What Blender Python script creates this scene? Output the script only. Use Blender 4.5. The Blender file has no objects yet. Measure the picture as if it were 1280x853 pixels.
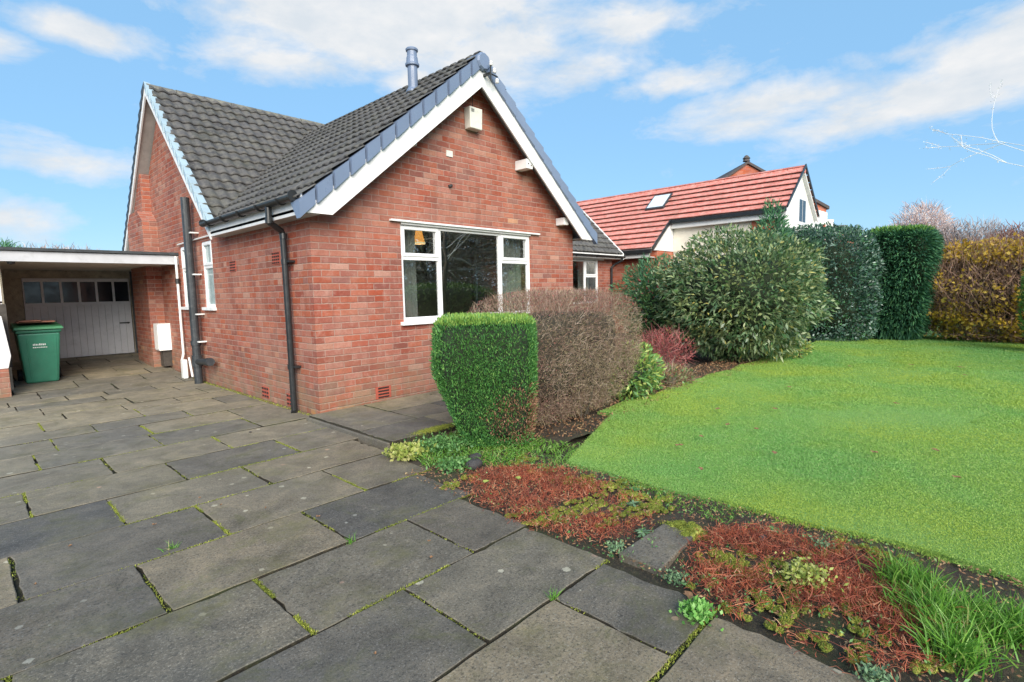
import bpy, math, random
import numpy as np
from mathutils import Vector
random.seed(7); RNG=np.random.default_rng(11)
R=math.radians
scene=bpy.context.scene
col=scene.collection
# ---------------------------------------------------------------- materials
class NT:
    def __init__(s,tree): s.t=tree; s.n=tree.nodes; s.l=tree.links
    def node(s,kind,**kw):
        x=s.n.new(kind)
        ins=kw.pop('ins',{})
        for k,v in kw.items(): setattr(x,k,v)
        for k,v in ins.items(): s.set(x.inputs[k],v)
        return x
    def set(s,inp,v):
        if isinstance(v,bpy.types.NodeSocket): s.l.new(v,inp)
        elif isinstance(v,bpy.types.Node): s.l.new(v.outputs[0],inp)
        else:
            if isinstance(v,(tuple,list)) and len(v)==3 and inp.type=='RGBA': v=(*v,1)
            inp.default_value=v
    def m(s,op,a,b=None,c=None,clamp=False):
        x=s.n.new('ShaderNodeMath'); x.operation=op; x.use_clamp=clamp
        s.set(x.inputs[0],a)
        if b is not None: s.set(x.inputs[1],b)
        if c is not None: s.set(x.inputs[2],c)
        return x.outputs[0]
    def mix(s,f,a,b,mode='MIX'):
        x=s.n.new('ShaderNodeMix'); x.data_type='RGBA'; x.blend_type=mode; x.clamp_factor=True
        s.set(x.inputs[0],f); s.set(x.inputs[6],a); s.set(x.inputs[7],b); return x.outputs[2]
    def noise(s,vec,scale,detail=4,rough=.55,dist=0):
        x=s.node('ShaderNodeTexNoise',ins={'Scale':scale,'Detail':detail,'Roughness':rough,'Distortion':dist})
        if vec is not None: s.set(x.inputs['Vector'],vec)
        return x.outputs['Fac']
    def ramp(s,f,stops,interp='LINEAR'):
        x=s.n.new('ShaderNodeValToRGB'); s.set(x.inputs[0],f); r=x.color_ramp; r.interpolation=interp
        while len(r.elements)<len(stops): r.elements.new(.5)
        for e,(p,c) in zip(r.elements,stops):
            e.position=p; e.color=(*c,1) if len(c)==3 else c
        return x.outputs[0]
    def rng(s,f,a,b,c=0,d=1):
        x=s.node('ShaderNodeMapRange',ins={0:f,1:a,2:b,3:c,4:d}); return x.outputs[0]
def new_mat(name):
    m=bpy.data.materials.new(name); m.use_nodes=True
    t=NT(m.node_tree); b=m.node_tree.nodes['Principled BSDF']; return m,t,b
def objco(t): return t.node('ShaderNodeTexCoord').outputs['Object']
def worldco(t): return t.node('ShaderNodeNewGeometry').outputs['Position']
def bump(t,b,h,dist=.01,strength=1):
    x=t.node('ShaderNodeBump',ins={'Strength':strength,'Distance':dist,'Height':h}); t.l.new(x.outputs[0],b.inputs['Normal'])
def plain(name,c,rough=.5,var=.12,scale=6,metal=0,bumpd=0,dirt=None,spec=.5):
    m,t,b=new_mat(name); p=worldco(t)
    n=t.noise(p,scale,5,.6)
    lo=tuple(v*(1-var) for v in c); hi=tuple(min(1,v*(1+var)) for v in c)
    cc=t.ramp(n,[(.3,lo),(.7,hi)])
    if dirt:
        n2=t.noise(p,scale*2.3,6,.7,.4); cc=t.mix(t.rng(n2,.52,.75,0,dirt[1]),cc,dirt[0])
    t.set(b.inputs['Base Color'],cc); t.set(b.inputs['Roughness'],t.rng(t.noise(p,scale*3,3),.3,.7,max(0,rough-.08),min(1,rough+.08)))
    b.inputs['Metallic'].default_value=metal; b.inputs['Specular IOR Level'].default_value=spec
    if bumpd: bump(t,b,t.noise(p,scale*6,5,.6),bumpd)
    return m
def brick_mat(name,stops,mortar,bw=.2275,bh=.0757,header=False,pale=.55,dirtz=True):
    m,t,b=new_mat(name)
    uv=t.node('ShaderNodeTexCoord').outputs['UV']; P=worldco(t)
    nz=t.node('ShaderNodeTexNoise',ins={'Vector':P,'Scale':14,'Detail':3})
    off=t.node('ShaderNodeVectorMath',operation='SUBTRACT'); t.set(off.inputs[0],nz.outputs['Color']); off.inputs[1].default_value=(.5,.5,.5)
    sc=t.node('ShaderNodeVectorMath',operation='SCALE'); t.set(sc.inputs[0],off.outputs[0]); sc.inputs['Scale'].default_value=.012
    ad=t.node('ShaderNodeVectorMath',operation='ADD'); t.set(ad.inputs[0],uv); t.set(ad.inputs[1],sc.outputs[0])
    s=t.node('ShaderNodeSeparateXYZ'); t.set(s.inputs[0],ad.outputs[0])
    V=t.m('DIVIDE',s.outputs[1],bh); row=t.m('FLOOR',V); fy=t.m('FRACT',V)
    wn0=t.node('ShaderNodeTexWhiteNoise',noise_dimensions='1D'); t.set(wn0.inputs['W'],row)
    jit=t.m('MULTIPLY',wn0.outputs[0],.14)
    if header:   # every fourth course is a row of headers
        hrow=t.m('LESS_THAN',t.m('MODULO',t.m('ADD',row,400),4),.5)
        W=t.m('MULTIPLY_ADD',hrow,-bw/2,bw)
    else: W=bw
    U=t.m('DIVIDE',s.outputs[0],W)
    sh=t.m('MULTIPLY',t.m('MODULO',t.m('ADD',row,400),2),.5)
    U=t.m('ADD',t.m('ADD',U,sh),jit); colm=t.m('FLOOR',U); fx=t.m('FRACT',U)
    cv=t.node('ShaderNodeCombineXYZ'); t.set(cv.inputs[0],colm); t.set(cv.inputs[1],row)
    wn=t.node('ShaderNodeTexWhiteNoise',noise_dimensions='2D'); t.set(wn.inputs['Vector'],cv.outputs[0])
    base=t.ramp(wn.outputs['Value'],stops,'CONSTANT')
    sepc=t.node('ShaderNodeSeparateColor'); t.set(sepc.inputs[0],wn.outputs['Color'])
    hs=t.node('ShaderNodeHueSaturation'); t.set(hs.inputs['Color'],base); t.set(hs.inputs['Value'],t.rng(sepc.outputs[1],0,1,.90,1.10)); t.set(hs.inputs['Saturation'],t.rng(sepc.outputs[2],0,1,.85,1.08))
    c=hs.outputs[0]
    fine=t.noise(P,45,5,.7); c=t.mix(t.rng(fine,.45,.72,0,.5),c,tuple(v*.55 for v in stops[0][1]))
    mid=t.noise(P,9,6,.75); c=t.mix(t.rng(mid,.5,.75,0,pale),c,(.48,.3,.25))
    patch=t.noise(P,1.1,4,.6); c=t.mix(t.rng(patch,.4,.7,0,.3),c,(.5,.30,.22)); c=t.mix(t.rng(t.noise(P,2.4,7,.75,.5),.55,.72,0,.45),c,(.22,.095,.07))
    # mortar
    e=.045 if not header else .05
    mx=t.m('MINIMUM',t.rng(fx,0,e,1,0),1); mx=t.m('ADD',t.m('LESS_THAN',fx,e*.8),t.m('GREATER_THAN',fx,1-e*.1),clamp=True)
    ey=t.m('MULTIPLY',t.m('ABSOLUTE',t.m('SUBTRACT',fy,.5)),2); my=t.rng(ey,.77,.90,0,1)
    mk=t.m('MAXIMUM',mx,my)
    mk2=t.m('MULTIPLY',mk,t.rng(t.noise(P,20,3),.3,.6,.45,.95))
    mc=t.mix(t.noise(P,12,4),mortar,tuple(v*.7 for v in mortar))
    c=t.mix(mk2,c,mc)
    if dirtz:
        z=t.node('ShaderNodeSeparateXYZ'); t.set(z.inputs[0],P)
        low=t.m('MULTIPLY',t.rng(z.outputs[2],0,.75,1,0),t.rng(t.noise(P,3.5,6,.7),.38,.58,0,1.2))
        c=t.mix(t.m('MULTIPLY',low,.6),c,(.19,.165,.11))
        st=t.node('ShaderNodeCombineXYZ'); t.set(st.inputs[0],t.m('MULTIPLY',t.m('ADD',z.outputs[0],z.outputs[1]),5.0)); t.set(st.inputs[1],t.m('MULTIPLY',z.outputs[2],.6))
        c=t.mix(t.rng(t.noise(st.outputs[0],1.0,5,.7),.52,.7,0,.4),c,(.15,.075,.06))
    t.set(b.inputs['Base Color'],c); b.inputs['Roughness'].default_value=.85; b.inputs['Specular IOR Level'].default_value=.25
    h=t.m('ADD',t.m('MULTIPLY',mk,-1),t.m('MULTIPLY',t.noise(P,60,4,.7),.5)); bump(t,b,h,.006,.8)
    return m
M={}
reds=[(0,(.30,.076,.048)),(.18,(.335,.092,.058)),(.38,(.25,.066,.046)),(.52,(.35,.105,.066)),(.66,(.305,.086,.055)),(.78,(.37,.130,.086)),(.88,(.225,.072,.055)),(.95,(.41,.19,.135)),(.993,(.50,.21,.08))]
M['brick']=brick_mat('red_brick',reds,(.43,.29,.24))
M['brick_side']=brick_mat('red_brick_side',[(p,(c[0]*1.0,c[1]*1.0,c[2]*.95)) for p,c in reds],(.43,.29,.24),header=True)
M['brick_n']=brick_mat('orange_brick',[(0,(.42,.10,.05)),(.4,(.46,.13,.07)),(.8,(.38,.09,.05))],(.45,.25,.18),pale=.1,dirtz=False)
M['white']=plain('white_paint',(.80,.80,.80),.45,.05,3,dirt=((.45,.44,.40),.35))
M['upvc']=plain('white_plastic',(.83,.84,.85),.3,.03,3,dirt=((.6,.6,.58),.2))
M['soffit']=plain('grey_soffit',(.42,.41,.39),.7,.15,4,dirt=((.25,.24,.2),.5))
M['black']=plain('black_plastic',(.018,.02,.022),.35,.3,5)
M['greypipe']=plain('dark_grey_pipe',(.032,.038,.044),.4,.25,5,dirt=((.2,.2,.2),.3))
M['whitepipe']=plain('white_pipe',(.75,.76,.75),.4,.05,5)
M['slate']=plain('blue_grey_plastic',(.16,.21,.31),.33,.08,2)
M['verge_light']=plain('pale_blue_plastic',(.34,.44,.50),.35,.15,4)
M['leadclad']=plain('pale_cladding',(.62,.61,.62),.6,.1,5)
M['render']=plain('cream_render',(.74,.70,.60),.85,.07,3,bumpd=.003)
M['renderw']=plain('white_render',(.80,.80,.79),.8,.05,3)
M['alarm']=plain('alarm_plastic',(.66,.66,.60),.4,.06,6,dirt=((.35,.35,.3),.5))
M['felt']=plain('roof_felt',(.045,.05,.055),.85,.35,8,bumpd=.004)
M['fascia_old']=plain('old_white_fascia',(.50,.51,.54),.6,.1,4,dirt=((.3,.3,.3),.45))
M['ceil']=plain('carport_ceiling',(.62,.59,.52),.8,.12,4,dirt=((.2,.19,.16),.5))
M['garage']=plain('garage_paint',(.72,.71,.74),.55,.08,3,dirt=((.3,.3,.3),.35))
M['darkglass']=plain('dark_glass',(.02,.025,.035),.12,.2,3)
M['wallpaper']=plain('room_wall',(.68,.62,.50),.9,.06,2)
M['carpet']=plain('room_carpet',(.16,.13,.11),.95,.1,5)
M['sandstone']=plain('concrete_block',(.40,.35,.27),.9,.25,7,bumpd=.01,dirt=((.09,.09,.06),.6))
M['rock']=plain('dark_stone',(.05,.048,.05),.8,.3,20,bumpd=.01)
M['terracotta']=plain('terracotta_vent',(.38,.085,.055),.75,.15,10)
M['void']=plain('vent_dark',(.03,.015,.012),.9,.1,10)
M['wood_dark']=plain('dark_timber',(.05,.042,.036),.75,.3,10,dirt=((.12,.12,.09),.4))
M['bark']=plain('bark',(.10,.085,.065),.9,.35,25,bumpd=.01,dirt=((.12,.14,.08),.5))
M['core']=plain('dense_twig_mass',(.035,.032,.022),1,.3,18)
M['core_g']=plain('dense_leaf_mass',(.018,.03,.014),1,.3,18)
# curtain
m,t,b=new_mat('pale_curtain'); P=worldco(t); t.set(b.inputs['Base Color'],t.ramp(t.noise(P,4,2),[(.3,(.80,.85,.82)),(.7,(.86,.9,.87))])); b.inputs['Roughness'].default_value=.9
tr=t.node('ShaderNodeBsdfTranslucent',ins={'Color':(.7,.76,.72)}); mx=t.node('ShaderNodeMixShader'); mx.inputs[0].default_value=.35
t.l.new(b.outputs[0],mx.inputs[1]); t.l.new(tr.outputs[0],mx.inputs[2]); t.l.new(mx.outputs[0],m.node_tree.nodes['Material Output'].inputs['Surface']); M['curtain']=m
# lamp shade (lit)
m,t,b=new_mat('lit_lamp_shade'); b.inputs['Base Color'].default_value=(.8,.5,.2,1)
P=worldco(t); z=t.node('ShaderNodeSeparateXYZ'); t.set(z.inputs[0],P)
t.set(b.inputs['Emission Color'],t.ramp(t.noise(P,30,2),[(.3,(1,.36,.05)),(.7,(1,.48,.10))])); b.inputs['Emission Strength'].default_value=1.0; M['lamp']=m
m,t,b=new_mat('lamp_bulb_glow'); b.inputs['Emission Color'].default_value=(1,.85,.45,1); b.inputs['Emission Strength'].default_value=.9; M['bulb']=m
# glass
def glass(name,tint=(.9,.95,.93),refl=.10):
    m,t,b=new_mat(name); m.node_tree.nodes.remove(b)
    fr=t.node('ShaderNodeLayerWeight',ins={'Blend':.5})
    P=worldco(t)
    bp=t.node('ShaderNodeBump',ins={'Strength':.25,'Distance':.01,'Height':t.noise(P,1.7,1)})
    tr=t.node('ShaderNodeBsdfTransparent',ins={'Color':(*tint,1)})
    gl=t.node('ShaderNodeBsdfGlossy',ins={'Roughness':.012}); t.l.new(bp.outputs[0],gl.inputs['Normal'])
    mx=t.node('ShaderNodeMixShader'); t.set(mx.inputs[0],t.m('MULTIPLY_ADD',t.m('POWER',fr.outputs[1],4),.75,refl)); t.l.new(tr.outputs[0],mx.inputs[1]); t.l.new(gl.outputs[0],mx.inputs[2])
    t.l.new(mx.outputs[0],m.node_tree.nodes['Material Output'].inputs['Surface']); return m
M['glass']=glass('window_glass',(.93,.95,.94),.40)
M['glass_side']=plain('obscured_glass',(.34,.42,.42),.12,.25,9)
# roof tiles
def tile_mat(name,c1,c2,lich,lamt,rough=.75):
    m,t,b=new_mat(name); P=worldco(t)
    uv=t.node('ShaderNodeTexCoord').outputs['UV']
    s=t.node('ShaderNodeSeparateXYZ'); t.set(s.inputs[0],uv)
    cv=t.node('ShaderNodeCombineXYZ'); t.set(cv.inputs[0],t.m('FLOOR',s.outputs[0])); t.set(cv.inputs[1],t.m('FLOOR',s.outputs[1]))
    wn=t.node('ShaderNodeTexWhiteNoise',noise_dimensions='2D'); t.set(wn.inputs['Vector'],cv.outputs[0])
    c=t.mix(wn.outputs['Value'],c1,c2)
    c=t.mix(t.rng(t.noise(P,7,7,.75),.42,.62,0,lamt),c,lich)
    c=t.mix(t.rng(t.noise(P,22,5,.8),.52,.66,0,lamt*1.3),c,lich); c=t.mix(t.rng(t.noise(P,1.6,6,.75),.5,.68,0,.3),c,(.09,.095,.055))
    t.set(b.inputs['Base Color'],c); b.inputs['Roughness'].default_value=rough; b.inputs['Specular IOR Level'].default_value=.3
    bump(t,b,t.noise(P,90,4,.6),.003); return m
M['tile']=tile_mat('grey_concrete_tile',(.046,.045,.048),(.088,.085,.088),(.16,.153,.135),.55)
M['tile_ridge']=tile_mat('old_ridge_tile',(.10,.095,.09),(.15,.14,.13),(.24,.24,.19),.6)
M['tile_red']=tile_mat('red_concrete_tile',(.56,.155,.12),(.66,.215,.175),(.74,.42,.36),.7,.5)
M['tile_far']=tile_mat('dark_far_tile',(.06,.05,.055),(.09,.075,.08),(.12,.11,.1),.3)
# paving slabs
m,t,b=new_mat('weathered_paving_slab'); P=worldco(t); g=t.node('ShaderNodeNewGeometry')
r=g.outputs['Random Per Island']
c=t.ramp(r,[(0,(.068,.070,.080)),(.2,(.175,.150,.122)),(.4,(.10,.097,.094)),(.6,(.22,.192,.155)),(.8,(.11,.098,.086)),(1,(.155,.15,.14))])
c=t.mix(t.rng(t.noise(P,1.3,7,.75,.6),.42,.70,0,.45),c,(.23,.205,.165))
c=t.mix(t.rng(t.noise(P,4,8,.78,.4),.48,.68,0,.5),c,(.055,.052,.048))
c=t.mix(t.rng(t.noise(P,95,3,.8),.54,.66,0,.75),c,(.27,.265,.26))
c=t.mix(t.rng(t.noise(P,75,3,.8),.52,.64,0,.75),c,(.035,.035,.036))
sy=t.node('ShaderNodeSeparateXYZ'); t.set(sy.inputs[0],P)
far_pale=t.rng(t.m('ADD',sy.outputs[1],t.m('MULTIPLY_ADD',t.noise(P,1.1,6,.7),5.0,-2.5)),-2.6,1.0,0,.6)  # blends a paler tone in towards higher y, edge broken by noise
c=t.mix(far_pale,c,t.mix(t.noise(P,7,6,.7),(.20,.192,.155),(.36,.335,.28)))
c=t.mix(t.rng(t.noise(P,.55,3,.5),.5,.62,0,.35),c,(.10,.11,.13))
c=t.mix(t.rng(t.noise(P,3.1,7,.8,.8),.56,.66,0,.55),c,(.11,.115,.06))
vo=t.node('ShaderNodeTexVoronoi',ins={'Vector':P,'Scale':9.0,'Randomness':1}); 
vs=t.node('ShaderNodeSeparateColor'); t.set(vs.inputs[0],vo.outputs['Color'])
rad=t.rng(vs.outputs[0],.5,1,0,.2)
spot=t.m('MULTIPLY',t.m('LESS_THAN',t.m('ADD',vo.outputs['Distance'],t.m('MULTIPLY',t.m('SUBTRACT',t.noise(P,60,3),.5),.16)),rad),t.rng(t.noise(P,.9,3),.42,.55,.12,.9))
c=t.mix(t.m('MULTIPLY',spot,.75),c,t.mix(t.m('GREATER_THAN',vs.outputs[1],.85),(.45,.45,.41),(.45,.30,.26)))
alg=t.m('MULTIPLY',t.rng(t.noise(P,2.2,5,.7),.5,.66,0,1),t.rng(t.noise(P,12,4,.7),.35,.6,.2,1))
c=t.mix(t.m('MULTIPLY',alg,.6),c,(.12,.12,.06))
mo=t.ramp(t.noise(P,3.3,9,.8,.5),[(.34,(.70,.66,.58)),(.5,(1.0,.96,.86)),(.66,(1.38,1.27,1.08))]); c=t.mix(1.0,c,mo,'MULTIPLY')
c=t.mix(t.rng(t.noise(P,26,6,.8),.55,.7,0,.35),c,(.05,.046,.038)); c=t.mix(1.0,c,t.ramp(t.m('FRACT',t.m('MULTIPLY',r,7.31)),[(0,(.74,.76,.82)),(.5,(1,.98,.95)),(1,(1.2,1.15,1.05))]),'MULTIPLY')
t.set(b.inputs['Base Color'],c); t.set(b.inputs['Roughness'],t.rng(t.noise(P,3,5,.7),.3,.7,.6,.9)); b.inputs['Specular IOR Level'].default_value=.4
bump(t,b,t.m('ADD',t.m('MULTIPLY',t.noise(P,120,4,.8),1),t.m('MULTIPLY',t.noise(P,10,4,.7),1.5)),.004,.8); M['slab']=m
# earth
def earth(name,c1,c2,c3,sc=8):
    m,t,b=new_mat(name); P=worldco(t)
    c=t.ramp(t.noise(P,sc,8,.75),[(.3,c1),(.5,c2),(.68,c3)]); c=t.mix(t.rng(t.noise(P,80,4,.7),.5,.7,0,.6),c,(.16,.12,.07))
    c=t.mix(t.rng(t.noise(P,2.3,5,.7),.5,.65,0,.6),c,(.06,.085,.025))
    t.set(b.inputs['Base Color'],c); b.inputs['Roughness'].default_value=.95; bump(t,b,t.noise(P,30,8,.8),.03); return m
M['soil']=earth('garden_soil',(.03,.022,.016),(.055,.042,.03),(.08,.06,.042))
M['drive_base']=earth('joint_soil',(.02,.017,.012),(.035,.03,.02),(.05,.05,.025),30)
m,t,b=new_mat('lawn_turf'); P=worldco(t)
c=t.ramp(t.noise(P,30,5,.7),[(.3,(.16,.32,.06)),(.7,(.24,.43,.10))])
t.set(b.inputs['Base Color'],c); b.inputs['Roughness'].default_value=.9; bump(t,b,t.noise(P,70,5,.8),.02); M['lawn']=m
# leaf materials: vary per leaf (island) and by clump (position)
def leaf(name,stops,clump=None,cs=1.5,rough=.5,trans=.25,spec=.4,amt=.6,thr=(.45,.62)):
    m,t,b=new_mat(name); g=t.node('ShaderNodeNewGeometry'); P=g.outputs['Position']
    c=t.ramp(g.outputs['Random Per Island'],stops)
    if clump: c=t.mix(t.rng(t.noise(P,cs,4,.6),thr[0],thr[1],0,amt),c,clump)
    t.set(b.inputs['Base Color'],c); b.inputs['Roughness'].default_value=rough; b.inputs['Specular IOR Level'].default_value=spec
    if trans:
        tr=t.node('ShaderNodeBsdfTranslucent'); t.set(tr.inputs['Color'],c); mx=t.node('ShaderNodeMixShader'); mx.inputs[0].default_value=trans
        t.l.new(b.outputs[0],mx.inputs[1]); t.l.new(tr.outputs[0],mx.inputs[2]); t.l.new(mx.outputs[0],m.node_tree.nodes['Material Output'].inputs['Surface'])
    return m
M['blade']=leaf('grass_blade',[(0,(.18,.40,.095)),(.4,(.225,.47,.125)),(.75,(.28,.51,.16)),(1,(.38,.52,.21))],(.46,.54,.075),.40,.5,.4,.3,.8,(.40,.66))
M['tallgrass']=leaf('tall_grass',[(0,(.07,.20,.025)),(.5,(.13,.32,.04)),(.9,(.22,.40,.07)),(1,(.4,.36,.16))],None,1,.4)
M['box']=leaf('hedge_leaf',[(0,(0.039,0.132,0.043)),(.5,(0.078,0.232,0.062)),(.85,(0.139,0.341,0.078)),(1,(0.232,0.419,0.109))],(.06,.19,.035),5,.5,.2,.35)
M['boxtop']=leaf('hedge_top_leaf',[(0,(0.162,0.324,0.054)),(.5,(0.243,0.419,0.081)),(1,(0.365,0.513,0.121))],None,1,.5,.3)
M['deadleaf']=leaf('dead_hedge_leaf',[(0,(.16,.07,.04)),(.5,(.27,.13,.08)),(1,(.36,.22,.14))],None,1,.7,.1)
M['twig']=leaf('brown_twig',[(0,(0.145,0.102,0.072)),(.4,(0.246,0.181,0.131)),(.8,(0.362,0.275,0.203)),(1,(0.522,0.435,0.362))],(.16,.06,.06),2.2,.8,0,.2)
M['twigred']=leaf('reddish_leaflet',[(0,(0.175,0.044,0.056)),(.5,(0.300,0.100,0.100)),(.9,(0.425,0.213,0.188)),(1,(0.562,0.125,0.112))],None,1,.6,.15)
M['twigolive']=leaf('olive_leaflet',[(0,(0.130,0.111,0.052)),(.6,(0.247,0.208,0.104)),(1,(0.364,0.312,0.169))],None,1,.6,.15)
M['rhodo']=leaf('leathery_leaf',[(0,(0.058,0.123,0.065)),(.35,(0.116,0.210,0.109)),(.7,(0.203,0.290,0.145)),(.93,(0.304,0.377,0.189)),(1,(0.609,0.522,0.145))],(.24,.25,.07),2.3,.35,.2,.5,.45)
M['rhodo2']=leaf('dark_glossy_leaf',[(0,(0.026,0.072,0.029)),(.6,(0.065,0.156,0.052)),(1,(0.156,0.260,0.091))],None,1,.3,.15,.6)
M['holly']=leaf('blue_green_leaf',[(0,(0.045,0.108,0.081)),(.5,(0.090,0.180,0.135)),(.9,(0.180,0.288,0.216)),(1,(0.630,0.756,0.720))],(.02,.05,.035),2.0,.35,.15,.6)
M['conifer']=leaf('conifer_spray',[(0,(0.022,0.090,0.054)),(.6,(0.054,0.171,0.081)),(1,(0.108,0.270,0.108))],None,1,.6,.1)
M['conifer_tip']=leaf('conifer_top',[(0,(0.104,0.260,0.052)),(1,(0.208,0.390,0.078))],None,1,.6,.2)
M['conifer_far']=leaf('spreading_conifer_spray',[(0,(0.030,0.112,0.060)),(.6,(0.068,0.195,0.090)),(1,(0.120,0.285,0.120))],None,1,.6,.1)
M['yellow']=leaf('yellow_leaf',[(0,(.52,.33,.035)),(.5,(.70,.48,.06)),(1,(.76,.58,.12))],None,1,.5,.35)
M['autumn']=leaf('russet_leaf',[(0,(.17,.10,.075)),(.5,(.30,.19,.13)),(.9,(.42,.28,.16)),(1,(.6,.42,.14))],None,1,.6,.25)
M['autumn_twig']=leaf('russet_twig',[(0,(0.133,0.085,0.067)),(.5,(0.285,0.171,0.123)),(1,(0.494,0.323,0.247))],None,1,.9,0,.2)
M['palebloom']=leaf('pale_bare_twig',[(0,(.5,.35,.33)),(.5,(.62,.5,.46)),(1,(.8,.74,.72))],None,1,.8,.2)
M['greytwig']=leaf('grey_bare_twig',[(0,(.22,.17,.16)),(.5,(.32,.27,.26)),(1,(.55,.50,.5))],None,1,.8,.1)
M['darkred']=leaf('dark_red_twig',[(0,(0.135,0.053,0.053)),(.6,(0.255,0.120,0.105)),(1,(0.390,0.225,0.180))],None,1,.8,.1)
M['garden_twig']=leaf('garden_tree_twig',[(0,(.30,.25,.19)),(.5,(.44,.37,.28)),(1,(.58,.50,.40))],None,1,.9,.1)
M['frost']=leaf('pale_blossom_bud',[(0,(.75,.76,.8)),(1,(.9,.9,.92))],None,1,.6,.3)
M['sedum']=leaf('red_dead_stem',[(0,(.17,.032,.02)),(.35,(.30,.065,.035)),(.7,(.42,.12,.06)),(.93,(.52,.22,.12)),(1,(.55,.40,.25))],(.14,.04,.03),4,.6,.1,.3,.5)
M['moss']=leaf('yellow_green_moss',[(0,(0.135,0.176,0.027)),(.5,(0.270,0.311,0.054)),(1,(0.459,0.472,0.108))],(.12,.16,.03),5,.8,.2,.2)
M['weed']=leaf('weed_leaf',[(0,(.06,.17,.05)),(.6,(.12,.28,.08)),(1,(.22,.38,.14))],None,1,.5,.25)
M['weedy']=leaf('yellow_weed_leaf',[(0,(.24,.32,.06)),(.6,(.36,.42,.10)),(1,(.5,.48,.2))],None,1,.5,.25)
M['greyweed']=leaf('silvery_weed_leaf',[(0,(.11,.21,.10)),(1,(.24,.36,.20))],None,1,.6,.2)
M['litter']=leaf('leaf_litter',[(0,(.10,.05,.03)),(.4,(.20,.11,.06)),(.75,(.30,.16,.08)),(1,(.42,.30,.16))],None,1,.8,.1)
M['redshrub']=leaf('crimson_leaf',[(0,(0.220,0.033,0.039)),(.5,(0.396,0.077,0.077)),(1,(0.550,0.198,0.165))],None,1,.6,.2)
M['variegated']=leaf('variegated_leaf',[(0,(0.096,0.204,0.048)),(.5,(0.204,0.336,0.072)),(1,(0.540,0.600,0.168))],None,1,.4,.25)
M['weedbright']=leaf('bright_weed_leaf',[(0,(.13,.36,.07)),(.6,(.22,.48,.11)),(1,(.32,.56,.18))],None,1,.5,.35)
M['privet']=leaf('privet_leaf',[(0,(.06,.13,.03)),(1,(.14,.24,.06))],None,1,.5,.2)
M['bin']=plain('green_bin_plastic',(.035,.19,.12),.42,.12,6,dirt=((.08,.16,.12),.4))
M['bin_lid']=plain('green_lid_plastic',(.045,.20,.09),.45,.12,6)
M['tyre']=plain('black_rubber',(.015,.015,.016),.7,.2,8)
M['label']=plain('white_print',(.72,.76,.74),.5,.04,6)
M['card']=plain('brown_board',(.24,.10,.07),.8,.25,12)
M['skyglass']=plain('skylight_glass',(.62,.70,.74),.08,.05,3)
M['insul']=plain('white_ceramic',(.75,.75,.76),.3,.05,8)
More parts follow.
